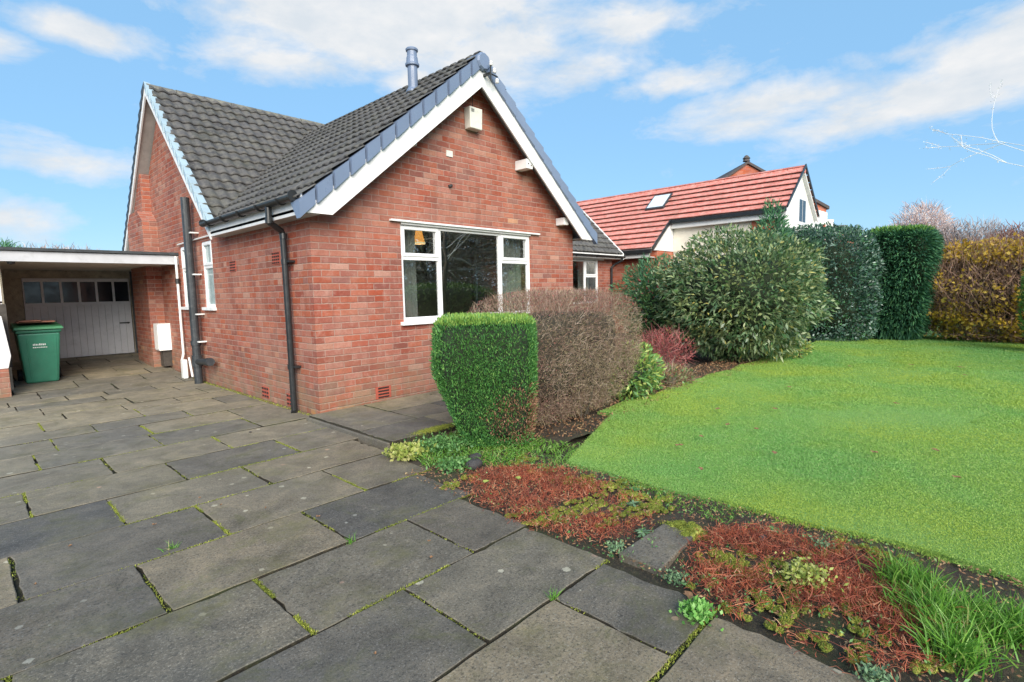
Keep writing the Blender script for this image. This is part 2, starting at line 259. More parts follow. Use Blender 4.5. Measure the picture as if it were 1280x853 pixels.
# ---------------------------------------------------------------- mesh helpers
class MB:
    def __init__(s): s.v=[]; s.f=[]; s.mi=[]; s.uv={}
    def add(s,vs,fs,mi=0):
        o=len(s.v); s.v+= [tuple(map(float,x)) for x in vs]
        for f in fs: s.f.append([o+i for i in f]); s.mi.append(mi)
        return s
    def box(s,x0,x1,y0,y1,z0,z1,mi=0):
        if x0>x1:x0,x1=x1,x0
        if y0>y1:y0,y1=y1,y0
        if z0>z1:z0,z1=z1,z0
        vs=[(x,y,z) for z in(z0,z1) for y in(y0,y1) for x in(x0,x1)]
        return s.add(vs,[(0,2,3,1),(4,5,7,6),(0,1,5,4),(2,6,7,3),(0,4,6,2),(1,3,7,5)],mi)
    def prism(s,poly,axis,a,b,mi=0):
        # poly: list of 2D points; axis 'x': (y,z); 'y': (x,z); 'z': (x,y)
        def P(p,c): return {'x':(c,p[0],p[1]),'y':(p[0],c,p[1]),'z':(p[0],p[1],c)}[axis]
        n=len(poly); vs=[P(p,a) for p in poly]+[P(p,b) for p in poly]
        fs=[list(range(n)),list(range(2*n-1,n-1,-1))]+[(i,i+n,(i+1)%n+n,(i+1)%n) for i in range(n)]
        return s.add(vs,fs,mi)
    def tube(s,pts,r,n=12,mi=0,caps=True):
        pts=[Vector(p) for p in pts]; rs=r if isinstance(r,(list,tuple)) else [r]*len(pts)
        rings=[]; up=None
        for i,p in enumerate(pts):
            d=(pts[min(i+1,len(pts)-1)]-pts[max(i-1,0)]).normalized()
            if up is None: up=d.orthogonal().normalized()
            else: up=(up-d*up.dot(d)).normalized()
            w=d.cross(up); rings.append([p+(up*math.cos(2*math.pi*k/n)+w*math.sin(2*math.pi*k/n))*rs[i] for k in range(n)])
        vs=[v for q in rings for v in q]
        fs=[(i*n+k,i*n+(k+1)%n,(i+1)*n+(k+1)%n,(i+1)*n+k) for i in range(len(pts)-1) for k in range(n)]
        if caps: fs+=[list(range(n-1,-1,-1)),list(range((len(pts)-1)*n,len(pts)*n))]
        return s.add(vs,fs,mi)
    def lathe(s,prof,c,n=20,mi=0):
        vs=[(c[0]+r*math.cos(2*math.pi*k/n),c[1]+r*math.sin(2*math.pi*k/n),c[2]+z) for r,z in prof for k in range(n)]
        fs=[(i*n+k,i*n+(k+1)%n,(i+1)*n+(k+1)%n,(i+1)*n+k) for i in range(len(prof)-1) for k in range(n)]
        return s.add(vs,fs,mi)
    def build(s,name,mats,parent=None,bev=0,smooth=False,recalc=True):
        if not isinstance(mats,(list,tuple)): mats=[mats]
        o0=Vector(parent['_o']) if parent is not None else Vector((0,0,0))
        me=bpy.data.meshes.new(name)
        me.from_pydata([Vector(v)-o0 for v in s.v],[],s.f)
        for m in mats: me.materials.append(M[m])
        if len(mats)>1: me.polygons.foreach_set('material_index',s.mi)
        import bmesh
        if recalc:
            b=bmesh.new(); b.from_mesh(me); bmesh.ops.recalc_face_normals(b,faces=b.faces); b.to_mesh(me); b.free()
        me.update()
        uvl=me.uv_layers.new(name='UVMap'); 
        for p in me.polygons:
            n=p.normal; a=max(range(3),key=lambda i:abs(n[i]))
            for li in p.loop_indices:
                w=me.vertices[me.loops[li].vertex_index].co+o0
                uvl.data[li].uv=(w.y,w.z) if a==0 else ((w.x,w.z) if a==1 else (w.x,w.y))
        if smooth: me.polygons.foreach_set('use_smooth',[True]*len(me.polygons))
        ob=bpy.data.objects.new(name,me); col.objects.link(ob)
        if parent is not None: ob.parent=parent
        if bev:
            bm=ob.modifiers.new('bevel','BEVEL'); bm.width=bev; bm.segments=2; bm.limit_method='ANGLE'; bm.angle_limit=R(40)
        return ob
def thing(name,loc,label,cat,group=None):
    o=bpy.data.objects.new(name,None); o.empty_display_size=.2; col.objects.link(o); o.location=loc; o['_o']=tuple(map(float,loc))
    o['label']=label; o['category']=cat
    if group:o['group']=group
    return o
def tag(o,label=None,cat=None,group=None,kind=None):
    for k,v in (('label',label),('category',cat),('group',group),('kind',kind)):
        if v: o[k]=v
    return o
def sub(part,bound_parent):   # child of a part that itself hangs under the thing: same origin as the thing
    part['_o']=bound_parent['_o']; return part
def npmesh(name,V,F,mats,parent=None,mi=None,origin=None,smooth=False):
    """V (n,3), F (m,k) arrays"""
    me=bpy.data.meshes.new(name); V=np.asarray(V,np.float32).copy(); F=np.asarray(F,np.int32)
    o0=np.array(parent['_o'] if parent is not None else (origin if origin is not None else (0,0,0)),np.float32); V-=o0
    k=F.shape[1]; me.vertices.add(len(V)); me.vertices.foreach_set('co',V.ravel())
    me.loops.add(F.size); me.loops.foreach_set('vertex_index',F.ravel())
    me.polygons.add(len(F)); me.polygons.foreach_set('loop_start',np.arange(0,F.size,k,dtype=np.int32)); me.polygons.foreach_set('loop_total',np.full(len(F),k,np.int32))
    for m in (mats if isinstance(mats,(list,tuple)) else [mats]): me.materials.append(M[m])
    if mi is not None: me.polygons.foreach_set('material_index',np.asarray(mi,np.int32))
    if smooth: me.polygons.foreach_set('use_smooth',np.ones(len(F),bool))
    me.update(calc_edges=True); me.validate()
    ob=bpy.data.objects.new(name,me); col.objects.link(ob)
    if parent is not None: ob.parent=parent
    elif origin is not None: ob.location=origin
    return ob
def unit(a): return a/np.maximum(np.linalg.norm(a,axis=1,keepdims=True),1e-9)
def rdir(n): return unit(RNG.normal(size=(n,3)))
def leaves(P,D,L,W,droop=.0,roll=None):
    """rhombus leaves: base P, direction D (n,3), length L, width W -> V,F"""
    n=len(P); D=unit(D); L=np.broadcast_to(L,(n,)).reshape(-1,1); W=np.broadcast_to(W,(n,)).reshape(-1,1)
    s=unit(np.cross(D,rdir(n) if roll is None else roll)); 
    tip=P+D*L; tip[:,2]-=droop*L[:,0]
    mid=P+D*L*.45; nrm=np.cross(D,s)*W*.15
    V=np.stack([P,mid+s*W*.5+nrm,tip,mid-s*W*.5+nrm],1).reshape(-1,3)
    F=np.arange(4*n).reshape(n,4); return V,F
def sticks(P,D,L,w,bend=.25):
    """thin 2-segment ribbons"""
    n=len(P); D=unit(D); L=np.broadcast_to(L,(n,)).reshape(-1,1); w=np.broadcast_to(w,(n,)).reshape(-1,1)
    D2=unit(D+rdir(n)*bend); s=unit(np.cross(D,rdir(n)))*w*.5
    a=P; b=P+D*L*.5; c=b+D2*L*.5
    V=np.stack([a-s,a+s,b-s*.8,b+s*.8,c-s*.3,c+s*.3],1).reshape(-1,3)
    i=np.arange(n)*6
    F=np.concatenate([np.stack([i,i+1,i+3,i+2],1),np.stack([i+2,i+3,i+5,i+4],1)]); return V,F
def join(parts):
    Vs=[];Fs=[];mi=[];o=0
    for V,F,m in parts:
        Vs.append(V); Fs.append(F+o); mi.append(np.full(len(F),m)); o+=len(V)
    return np.concatenate(Vs),np.concatenate(Fs),np.concatenate(mi)
def lump(D,seed,k=3.0):
    r=np.random.default_rng(seed); out=np.zeros(len(D))
    for i in range(7):
        w=r.normal(size=3)*k*(1+.35*i); out+=np.sin(D@w+r.uniform(0,6.28))/(1+.35*i)
    return out/4
def superpts(n,c,h,e,depth=.2,seed=1,amp=.06,zc=None,warp=None,lk=3.0):
    """points in the outer layer of a superellipsoid; returns P,N"""
    D=unit(RNG.normal(size=(n,3))*np.array([1,1,1]));
    r=1/np.power((np.abs(D)**e).sum(1),1/e)
    U=D*r[:,None]
    N=unit(np.sign(U)*np.abs(U)**(e-1)/np.array(h))
    f=1+amp*lump(D,seed,lk)-depth*RNG.random(n)**1.6
    P=U*f[:,None]*np.array(h)
    if warp: P=warp(P)
    return P+np.array(c),N
def supercore(c,h,e,scale,seed=1,amp=.06,warp=None,lk=3.0,nu=36,nv=22):
    th=np.linspace(0,2*np.pi,nu,endpoint=False); ph=np.linspace(0.02,np.pi-.02,nv)
    T,Q=np.meshgrid(th,ph); D=np.stack([np.cos(T)*np.sin(Q),np.sin(T)*np.sin(Q),np.cos(Q)],-1).reshape(-1,3)
    r=1/np.power((np.abs(D)**e).sum(1),1/e); P=D*(r*(scale+amp*lump(D,seed,lk)))[:,None]*np.array(h)
    if warp:P=warp(P)
    P=P+np.array(c); F=[]
    for i in range(nv-1):
        for j in range(nu): F.append((i*nu+j,(i+1)*nu+j,(i+1)*nu+(j+1)%nu,i*nu+(j+1)%nu))
    return P,np.array(F)
def trunk(root,pts,rad,name='trunk',mat='bark',branches=0,seed=0,spread=.5,blen=.5,up=.6):
    b=MB(); b.tube(pts,rad,9); rr=random.Random(seed); pts=[Vector(p) for p in pts]
    for i in range(branches):
        t=rr.uniform(.35,1); k=t*(len(pts)-1); j=min(int(k),len(pts)-2); p=pts[j].lerp(pts[j+1],k-j)
        a=rr.uniform(0,6.28); d=Vector((math.cos(a)*spread,math.sin(a)*spread,up)).normalized()*blen*rr.uniform(.6,1.2)
        r0=(rad[j] if isinstance(rad,list) else rad)*.6
        b.tube([p,p+d*.5+Vector((0,0,-.03)),p+d],[r0,r0*.6,r0*.25],6)
    return b.build(name,mat,root,smooth=True)
# ---------------------------------------------------------------- world / light / camera
w=bpy.data.worlds.new('World'); scene.world=w; w.use_nodes=True; t=NT(w.node_tree); bg=w.node_tree.nodes['Background']
SUN_EL,SUN_AZ=R(30),R(214)     # azimuth clockwise from +Y: behind the camera, a little to its left
sky=t.node('ShaderNodeTexSky',sky_type='NISHITA',sun_disc=False,sun_elevation=SUN_EL,sun_rotation=SUN_AZ,altitude=0,air_density=1.0,dust_density=.25,ozone_density=2.6)
D=t.node('ShaderNodeTexCoord').outputs['Generated']
s=t.node('ShaderNodeSeparateXYZ'); t.set(s.inputs[0],D)
az=t.m('MULTIPLY',t.m('ARCTAN2',s.outputs[0],s.outputs[1]),57.2958); el=t.m('MULTIPLY',t.m('ARCSINE',s.outputs[2]),57.2958)
blobs=[(33,27,18,5.5,1.3),(24,21.5,8,2.6,.8),(45,23.5,10,4.2,1.1),(38,20.5,5,2.0,.85),(54,21.5,8,2.4,.85),(9,21,6,1.5,.95),(3,19,4,1.5,.95),(7,11.2,6,2.0,.85),(4,6.5,5,2.0,.85),(60,25,8,2.2,.8),(64,19.5,9,1.7,.85),(72,16.5,10,2.4,1.05),(82,14.8,10,2.6,1.05),(90,17,7,3.2,1.1),(81,18.5,5,1.2,.5),(16,13,3,1,.5),(25,15,3,1,.5),(110,22,14,5,.9),(150,20,20,6,.9),(200,28,30,10,1.0),(-40,22,30,8,.9),(-90,35,30,12,1.0),(-140,30,30,10,1.0)]
tot=None
for a,e,sa,se,wt in blobs:
    dx=t.m('DIVIDE',t.m('SUBTRACT',az,a if a<=180 else a-360),sa); dy=t.m('DIVIDE',t.m('SUBTRACT',el,e),se)
    g=t.m('MULTIPLY',t.m('EXPONENT',t.m('MULTIPLY',t.m('ADD',t.m('MULTIPLY',dx,dx),t.m('MULTIPLY',dy,dy)),-1)),wt)
    tot=g if tot is None else t.m('MAXIMUM',tot,g)
cv=t.node('ShaderNodeCombineXYZ'); t.set(cv.inputs[0],t.m('MULTIPLY',az,.06)); t.set(cv.inputs[1],t.m('MULTIPLY',el,.13))
n1=t.noise(cv.outputs[0],1.6,9,.62,.35); n2=t.noise(cv.outputs[0],5,7,.6,.2)
dens=t.m('ADD',t.m('MULTIPLY_ADD',n1,1.7,-.92),t.m('MULTIPLY',tot,1.0)); dens=t.m('ADD',dens,t.m('MULTIPLY_ADD',n2,.55,-.28))
mask=t.rng(dens,.20,.78,0,.96)
shade=t.ramp(t.noise(cv.outputs[0],2.6,6,.6),[(.35,(.80,.86,.92)),(.65,(1,1,1))])
cl=t.node('ShaderNodeVectorMath',operation='SCALE'); t.set(cl.inputs[0],shade); cl.inputs['Scale'].default_value=3.75
sk=t.node('ShaderNodeHueSaturation',ins={'Saturation':1.12,'Value':1.0}); t.set(sk.inputs['Color'],sky.outputs[0])
t.set(bg.inputs['Color'],t.mix(mask,t.mix(.8,sk.outputs[0],(1.22,2.38,3.65)),cl.outputs[0])); bg.inputs['Strength'].default_value=.13
SKY=sk
sl=bpy.data.lights.new('sun','SUN'); sl.energy=3.4; sl.angle=R(48); sl.color=(1,.92,.80)
so=bpy.data.objects.new('sun',sl); col.objects.link(so)
sd=Vector((math.sin(SUN_AZ)*math.cos(SUN_EL),math.cos(SUN_AZ)*math.cos(SUN_EL),math.sin(SUN_EL)))
so.rotation_euler=sd.to_track_quat('Z','Y').to_euler(); so.location=(-8,-10,12)
cam=bpy.data.cameras.new('camera'); co=bpy.data.objects.new('camera',cam); col.objects.link(co); scene.camera=co
C=Vector((-2.76866973,-5.6320965,1.38437436)); yaw,pitch,roll=.814707787,.0945100976,-.020635987; f=657.570255
fw=Vector((math.sin(yaw)*math.cos(pitch),math.cos(yaw)*math.cos(pitch),-math.sin(pitch))); rt=Vector((math.cos(yaw),-math.sin(yaw),0)); up=rt.cross(fw)
r2=rt*math.cos(roll)+up*math.sin(roll); u2=-rt*math.sin(roll)+up*math.cos(roll)
from mathutils import Matrix
mt=Matrix((r2,u2,-fw)).transposed().to_4x4(); mt.translation=C; co.matrix_world=mt
cam.sensor_width=36; cam.sensor_fit='HORIZONTAL'; cam.lens=36*f/1280; cam.clip_end=3000; cam.clip_start=.05
vs=scene.view_settings; vs.view_transform='Standard'; vs.look='None'; vs.gamma=1; vs.exposure=.92; vs.use_curve_mapping=False
# ---------------------------------------------------------------- GROUND
b=MB(); b.add([(-600,-600,-.07),(600,-600,-.07),(600,600,-.07),(-600,600,-.07)],[(0,1,2,3)]); tag(b.build('ground','soil'),kind='structure')
def drive_z(y): return 0 if y<4.3 else min(.2,(y-4.3)*.05)
# driveway: slabs and base
b=MB()
ys=[-8,4.3,8.3]; 
for (y0,y1) in ((-9,4.3),(4.3,8.3),(8.3,9)):
    b.add([(-7,y0,drive_z(y0)-.022),(0.0 if y0>=-1 else -.25,y0,drive_z(y0)-.022),(0.0 if y0>=-1 else -.25,y1,drive_z(y1)-.022),(-7,y1,drive_z(y1)-.022)],[(0,1,2,3)])
b.add([(-.25,-.6,-.0225),(0,-.6,-.0225),(0,4.3,-.0225),(-.25,4.3,-.0225)],[(0,1,2,3)])
tag(b.build('driveway_base','drive_base'),kind='structure')
rows=[(-6.6,-6.0,-1.2,-.66),(-6.0,-5.4,-.9,-.66),(-5.4,-4.785,-1.55,-.66),(-4.78,-4.2,-1.01,-.60),(-4.2,-3.62,-1.42,-.56),(-3.62,-3.0,-.96,-.53),(-3.0,-2.38,-1.33,-.40),(-2.38,-1.73,-.86,-.28),(-1.73,-1.12,-1.25,-.24),(-1.12,-.5,-.74,-.14),(-.5,.1,-1.1,-.02),(.1,.7,-.6,-.02),(.7,1.3,-1.45,-.02),(1.3,1.75,-.92,-.02),(1.75,2.35,-1.3,-.02),(2.35,2.8,-.75,-.02),(2.8,3.4,-1.2,-.02),(3.4,3.85,-.5,-.02),(3.85,4.3,-.7,-.02),(4.3,4.9,-1.1,-.02),(4.9,5.5,-.6,-.02),(5.5,6.1,-1.3,-.02),(6.1,6.7,-.8,-.02),(6.7,7.3,-1.2,-.02),(7.3,7.9,-.7,-.02),(7.9,8.34,-1.1,-.02)]
b=MB(); rr=random.Random(3); joints=[]
def slab(b,x0,x1,y0,y1,zf,g=.007,th=.05,jit=.004,right_rough=False):
    gx0,gx1,gy0,gy1=[g*rr.uniform(.5,1.7) for _ in range(4)]; gy0=max(gy0,g*1.15); gy1=max(gy1,g*.8)
    X0,X1,Y0,Y1=x0+gx0,x1-gx1,y0+gy0,y1-gy1
    # outline with slightly irregular edge
    pts=[]; n=10
    def e(): return rr.uniform(-.004,.004)-(.012 if rr.random()<.04 else 0)
    for i in range(n): pts.append((X0+(X1-X0)*i/n+ (0 if i else .006),Y0+e()))
    for i in range(n): pts.append((X1+(e() if not right_rough else rr.uniform(-.015,.015)),Y0+(Y1-Y0)*i/n))
    for i in range(n): pts.append((X1-(X1-X0)*i/n,Y1+e()))
    for i in range(n): pts.append((X0+e(),Y1-(Y1-Y0)*i/n))
    dz=rr.uniform(-jit,jit); tx=rr.uniform(-.004,.004); ty=rr.uniform(-.005,.005)
    cx,cy=(X0+X1)/2,(Y0+Y1)/2
    def z(x,y,ins): return zf(y)+dz+tx*(x-cx)+ty*(y-cy)-ins
    k=len(pts); vs=[]
    for (ins,sh,dn) in ((0,.0,th),(0,.0,.003),(.004,0,0.0)):
        for x,y in pts:
            sx=(x-cx); sy=(y-cy); l=math.hypot(sx,sy)
            vs.append((x-(ins if sx>0 else -ins),y-(ins if sy>0 else -ins),z(x,y,dn)))
    b.add(vs,[(i,(i+1)%k,(i+1)%k+k,i+k) for i in range(k)],1); o_=len(b.v)-len(vs)
    for f_ in [(i+k,(i+1)%k+k,(i+1)%k+2*k,i+2*k) for i in range(k)]+[list(range(2*k,3*k))]: b.f.append([o_+q for q in f_]); b.mi.append(0)
for (y0,y1,jx,xr) in rows:
    xs=[xr]; x=jx
    while x>xr-.12: x-=.9
    if jx<xr-.02 and x==jx: pass
    x=jx
    while x>-6.5: xs.append(x); joints.append((x,y0,y1)); x-=rr.choice((.89,.9,.9,.88)) if y0<.6 else rr.choice((.45,.6,.9,.9,.75))
    if y0>=.1 and xr-jx>.95: xs.insert(1,jx+.9 if jx+.9<xr else (xr+jx)/2)
    for a,c in zip(xs[1:],xs[:-1]): slab(b,a,c,y0,y1,drive_z,right_rough=(c==xr and y0<-1))
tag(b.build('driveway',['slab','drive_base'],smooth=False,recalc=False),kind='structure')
# raised front path
b=MB(); pz=lambda y:.06
for (x0,x1,y0,y1) in [(-.14,.53,-1.1,-.02),(.54,1.45,-.6,-.02),(.54,1.1,-1.1,-.6),(1.1,2.0,-1.1,-.6),(1.45,2.35,-.6,-.02),(2.0,2.9,-1.1,-.6),(2.35,3.25,-.6,-.02),(2.9,3.8,-1.1,-.6),(3.25,4.15,-.6,-.02),(3.8,4.7,-1.1,-.6),(4.15,5.1,-.6,-.02),(-.15,.62,-1.66,-1.1),(.62,1.5,-1.66,-1.1),(1.5,2.4,-1.66,-1.1),(2.4,3.3,-1.66,-1.1),(3.3,4.2,-1.66,-1.1)]:
    slab(b,x0,x1,y0,y1,pz,.004,.05,.003)
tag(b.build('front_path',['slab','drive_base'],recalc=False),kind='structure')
b=MB(); b.box(-.175,-.145,-1.62,-.02,-.05,.04); b.box(-.15,5,-1.64,-.01,-.06,.008); tag(b.build('path_kerb','slab',bev=.01),kind='structure')
# lawn sheet
def lawn_edge_x(y):
    return .53+.03*np.sin(y*2.1)+.02*np.sin(y*7+1)+np.clip((y+3.12)/.62,0,1)*1.58
NY,NX=90,120
yy=np.concatenate([np.linspace(-14,-6,15),np.linspace(-5.95,-2.32,NY-15)]); V=[];F=[]
for j,y in enumerate(yy):
    e=float(lawn_edge_x(y)); 
    for i in range(NX):
        x=e+(34-e)*(i/(NX-1))**2.2
        ytop=0
        z=-.0+.012*min(1,(x-e)/.06) if i<3 else .012+.006*math.sin(x*1.7+y)*math.cos(y*1.3)
        if i==0: z=-.06
        V.append((x,y if j<NY-1 else y+.05*math.sin(x*3),z))
for j in range(NY-1):
    for i in range(NX-1): F.append((j*NX+i,j*NX+i+1,(j+1)*NX+i+1,(j+1)*NX+i))
o=npmesh('lawn',np.array(V),np.array(F),'lawn',smooth=True); tag(o,kind='structure')
# bed soil, uneven
def bed(name,x0,x1,y0,y1,z,amp,nx=70,ny=140,seed=5):
    X,Y=np.meshgrid(np.linspace(x0,x1,nx),np.linspace(y0,y1,ny)); D3=np.stack([X.ravel(),Y.ravel(),0*X.ravel()],1)
    fade=np.clip((D3[:,0]+.52)/.25,0,1) if x0<0 else 1; Z=z-.02*(1-fade)+fade*(amp*lump(D3,seed,6)+amp*.5*lump(D3,seed+1,25)); P=np.stack([X.ravel(),Y.ravel(),Z],1)
    F=[(j*nx+i,j*nx+i+1,(j+1)*nx+i+1,(j+1)*nx+i) for j in range(ny-1) for i in range(nx-1)]
    return npmesh(name,P,np.array(F),'soil',smooth=True)
tag(bed('flower_bed',-.74,.62,-7,-1.66,-.012,.022),kind='structure')
tag(bed('hedge_bed',.60,9.5,-2.75,-1.66,-.02,.03,160,40,9),kind='structure')
# ---------------------------------------------------------------- grass
def clump_grass(name,P,L,w,mat,lean=.5,parent=None,origin=None,seed=1):
    n=len(P); D=unit(np.stack([RNG.normal(size=n)*lean,RNG.normal(size=n)*lean,np.ones(n)],1))
    L=L*(0.6+.7*RNG.random(n)); w=np.broadcast_to(w,(n,))
    D2=unit(D+np.stack([D[:,0]*1.6,D[:,1]*1.6,-.25*np.ones(n)],1)*lean*1.2)
    s=unit(np.cross(D,rdir(n)))*(w*.5)[:,None]
    a=P; bb=P+D*(L*.55)[:,None]; c=bb+D2*(L*.45)[:,None]
    V=np.stack([a-s,a+s,bb-s*.8,bb+s*.8,c-s*.05,c+s*.05],1).reshape(-1,3); i=np.arange(n)*6
    F=np.concatenate([np.stack([i,i+1,i+3,i+2],1),np.stack([i+2,i+3,i+5,i+4],1)])
    return npmesh(name,V,F,mat,parent=parent,origin=origin)
cx,cy=C.x,C.y
def lawn_pts(n,d0,d1):
    # sample in polar about the camera for even picture density
    ang=np.radians(RNG.uniform(47,97,n)); d=d0*(d1/d0)**RNG.random(n)
    x=cx+np.sin(ang)*d; y=cy+np.cos(ang)*d
    k=(x>lawn_edge_x(np.clip(y,-7,-2.3))-.015)&(y<-2.3+.04*np.sin(x*5))&(x<14.5)
    x,y=x[k],y[k]; return np.stack([x,y,np.full(len(x),.014)],1),d[k]
P1,d1=lawn_pts(850000,3.0,19)
o=clump_grass('lawn_grass',P1,(.010+.0010*d1)*(.75+.5*(lump(P1,55,1.2)>0.1)),.0013+.00062*d1,'blade',.95); tag(o,kind='stuff')
# long fringe along lawn edge
n=9000; y=RNG.uniform(-6.3,-2.4,n); x=lawn_edge_x(y)+.01+RNG.normal(size=n)*.035+.03*np.sin(y*31)*np.sin(y*13)
o=clump_grass('lawn_fringe',np.stack([x,y,np.full(n,-.005)],1),.028,.003,'blade',.9); tag(o,kind='stuff')
# ---------------------------------------------------------------- ROOF TILE FIELD
def tilefield(name,origin,U,Vd,width,length,gauge,period,amp,mat,parent,step=.030,flat=False,clip=None,sub_n=8):
    """origin: eave start; U unit along eave; Vd unit up slope"""
    O=np.array(origin,float);U=np.array(U,float);Vd=np.array(Vd,float);N=np.cross(U,Vd); 
    if N[2]<0:N=-N
    nc=int(math.ceil(length/gauge)); nu=int(width/period*sub_n)+1
    u=np.linspace(0,width,nu); ph=(u/period)%1
    if flat: hw=np.where(ph>.93,-.012,0.)
    else: hw=amp*(np.sin(ph*2*np.pi)*.5+.5)**.8
    V=[];F=[];UV=[]
    for c in range(nc):
        v0=c*gauge; v1=min((c+1)*gauge+.01,length); jit=RNG.normal(size=nu)*.0008
        per=np.floor(u/period); pj=np.random.default_rng(c).normal(size=int(per.max())+2)*.003; jj=pj[per.astype(int)]
        rowsv=[(v0+jj,step+hw+jj*.4-.02),(v0+jj,step+hw+jj*.4),(v0+.3*gauge+0*jj,step*.72+hw),(v1+0*jj,0*hw+hw)]
        for (vv,hh) in rowsv:
            p=O+u[:,None]*U+np.asarray(vv)[:,None]*Vd+np.asarray(hh)[:,None]*N; V.append(p)
            UV.append(np.stack([u/period,np.full(nu,c+.5)],1))
        b0=c*4*nu
        for r in range(3):
            i=b0+r*nu+np.arange(nu-1); F.append(np.stack([i,i+1,i+nu+1,i+nu],1))
    V=np.concatenate(V);F=np.concatenate(F);UV=np.concatenate(UV)
    if clip is not None:
        cen=V[F].mean(1); F=F[clip(cen)]
    ob=npmesh(name,V,F,mat,parent=parent); uv=ob.data.uv_layers.new(name='UVMap')
    uvd=UV[np.array([l.vertex_index for l in ob.data.loops])]; uv.data.foreach_set('uv',uvd.astype(np.float32).ravel()); return ob
# ---------------------------------------------------------------- BUNGALOW
H=thing('bungalow',(0,0,0),'red brick bungalow with grey tiled roofs, white bargeboards and wide front gable window','house')
W=4.81; sl=.8365; RX=2.43; RZ=4.555      # wing ridge
MY=5.27; MZ=5.02; ME=2.56; ms=(MZ-2.37)/(MY-ME); MB_=7.85; msb=(MZ-2.33)/(MB_-MY); MXR=10.67   # main ridge
T=.1
b=MB()
wx0,wx1,wz0,wz1=1.19,3.69,1.02,2.27
b.box(0,wx0,0,T,-.1,wz1); b.box(wx1,W,0,T,-.1,wz1); b.box(wx0,wx1,0,T,-.1,wz0)
b.prism([(0,wz1),(W,wz1),(W,2.43),(RX,4.42),(0,2.43)],'y',0,T)
b.build('front_wall','brick',H)
b=MB()   # left wall with two windows and a side door
segs=[(T,3.19,None),(3.19,3.65,(1.23,2.25)),(3.65,4.2,None),(4.2,4.76,(1.23,2.25)),(4.76,7.5,None),(7.5,8.2,(.18,1.9)),(8.2,8.3,None)]
for y0,y1,h in segs:
    if h is None: b.box(0,T,y0,y1,-.1,2.3)
    else: b.box(0,T,y0,y1,-.1,h[0]); b.box(0,T,y0,y1,h[1],2.3)
b.prism([(2.80,2.3),(7.7,2.3),(7.7,2.34),(MY,4.86),(2.80,2.44)],'x',0,T)
b.build('side_wall','brick_side',H)
b=MB(); b.box(W-T,W,T,.9,-.1,2.5); b.box(W-T,W,2.5,2.85,-.1,2.5); b.box(W-T,W,.9,2.5,-.1,.9); b.box(W-T,W,.9,2.5,2.25,2.5); b.build('wing_wall','brick',H)  # opening for an invented window, cut to let light into the front room
b=MB(); mwx0,mwx1=8.6,9.86; b.box(W,mwx0,2.85,2.95,-.1,2.3); b.box(mwx1,10.55,2.85,2.95,-.1,2.3); b.box(mwx0,mwx1,2.85,2.95,-.1,1.0); b.box(mwx0,mwx1,2.85,2.95,2.2,2.3)
b.build('set_back_wall','brick',H)
b=MB(); b.box(10.45,10.55,2.95,8.3,-.1,2.35); b.prism([(2.95,2.35),(7.6,2.35),(MY,4.75)],'x',10.45,10.55); b.build('end_wall','brick',H)
b=MB(); b.box(T,10.45,8.2,8.3,-.1,2.3); b.build('rear_wall','brick',H)
# inner room
b=MB(); b.box(T,W-T,3.9,3.95,.0,2.5); b.box(T+.01,T+.02,T,3.9,.0,2.5); b.box(W-T-.02,W-T-.01,2.55,3.9,0,2.5); b.box(T,W-T,T,3.9,2.44,2.47); b.build('room_lining','wallpaper',H)
b=MB(); b.box(T,10.4,T+.01,8.2,.05,.09); b.build('room_floor','carpet',H)
b=MB(); b.box(5.0,10.3,4.6,4.65,.1,2.4); b.build('room_lining','wallpaper',H)
# roof decks and soffits
def deck(x0,z0,x1,z1,y0,y1,th,off):
    pass
b=MB(); q=.115
b.prism([(-.2,2.38-q),(RX,RZ-q),(5.06,2.38-q),(5.06,2.38-q+.03),(RX,RZ-q+.04),(-.2,2.38-q+.03)],'y',-.245,2.6); b.prism([(.12,2.646-q),(RX,RZ-q),(4.7,2.68-q),(4.7,2.68-q+.03),(RX,RZ-q+.04),(.12,2.646-q+.03)],'y',2.601,4.7)
b.box(-.18,0-.002,-.245,2.6,2.236,2.25); b.box(W+.002,5.04,-.245,2.6,2.262,2.275)
b.build('soffit','soffit',H)
b=MB(); b.prism([(ME,2.37-q),(MY,MZ-q),(MB_,2.33-q),(MB_,2.33-q+.03),(MY,MZ-q+.04),(ME,2.37-q+.03)],'x',-.185,10.62); b.build('soffit','soffit',H)
nw=math.hypot(1,sl); nm=math.hypot(1,ms)
def keep_wing(cn): return (cn[:,1]<2.6+(cn[:,2]-2.2)/ms+.25)&((cn[:,1]<2.66)|((cn[:,0]>0)&(cn[:,0]<W)))
tilefield('roof_tiles',(-.23,-.27,2.38-.02*sl),(0,1,0),(1/nw,0,sl/nw),5.6,(RX+.23)*nw,.262,.165,.026,'tile',H,clip=keep_wing)
tilefield('roof_tiles',(RX*2+.23,-.27,2.38-.02*sl),(0,1,0),(-1/nw,0,sl/nw),5.6,(RX+.23)*nw,.262,.165,.026,'tile',H,clip=keep_wing)
def keep_main(cn):
    zw=RZ-sl*np.abs(cn[:,0]-RX); return (cn[:,2]>zw-.25)|(cn[:,0]<-.2)|(cn[:,0]>5.1)
tilefield('roof_tiles',(-.18,ME,2.37),(1,0,0),(0,1/nm,ms/nm),10.83,(MY-ME)*nm,.225,.17,.028,'tile',H,clip=keep_main)
nb=math.hypot(1,msb); tilefield('roof_tiles',(-.18,MB_,2.33),(1,0,0),(0,-1/nb,msb/nb),10.83,(MB_-MY)*nb,.225,.205,.03,'tile',H)
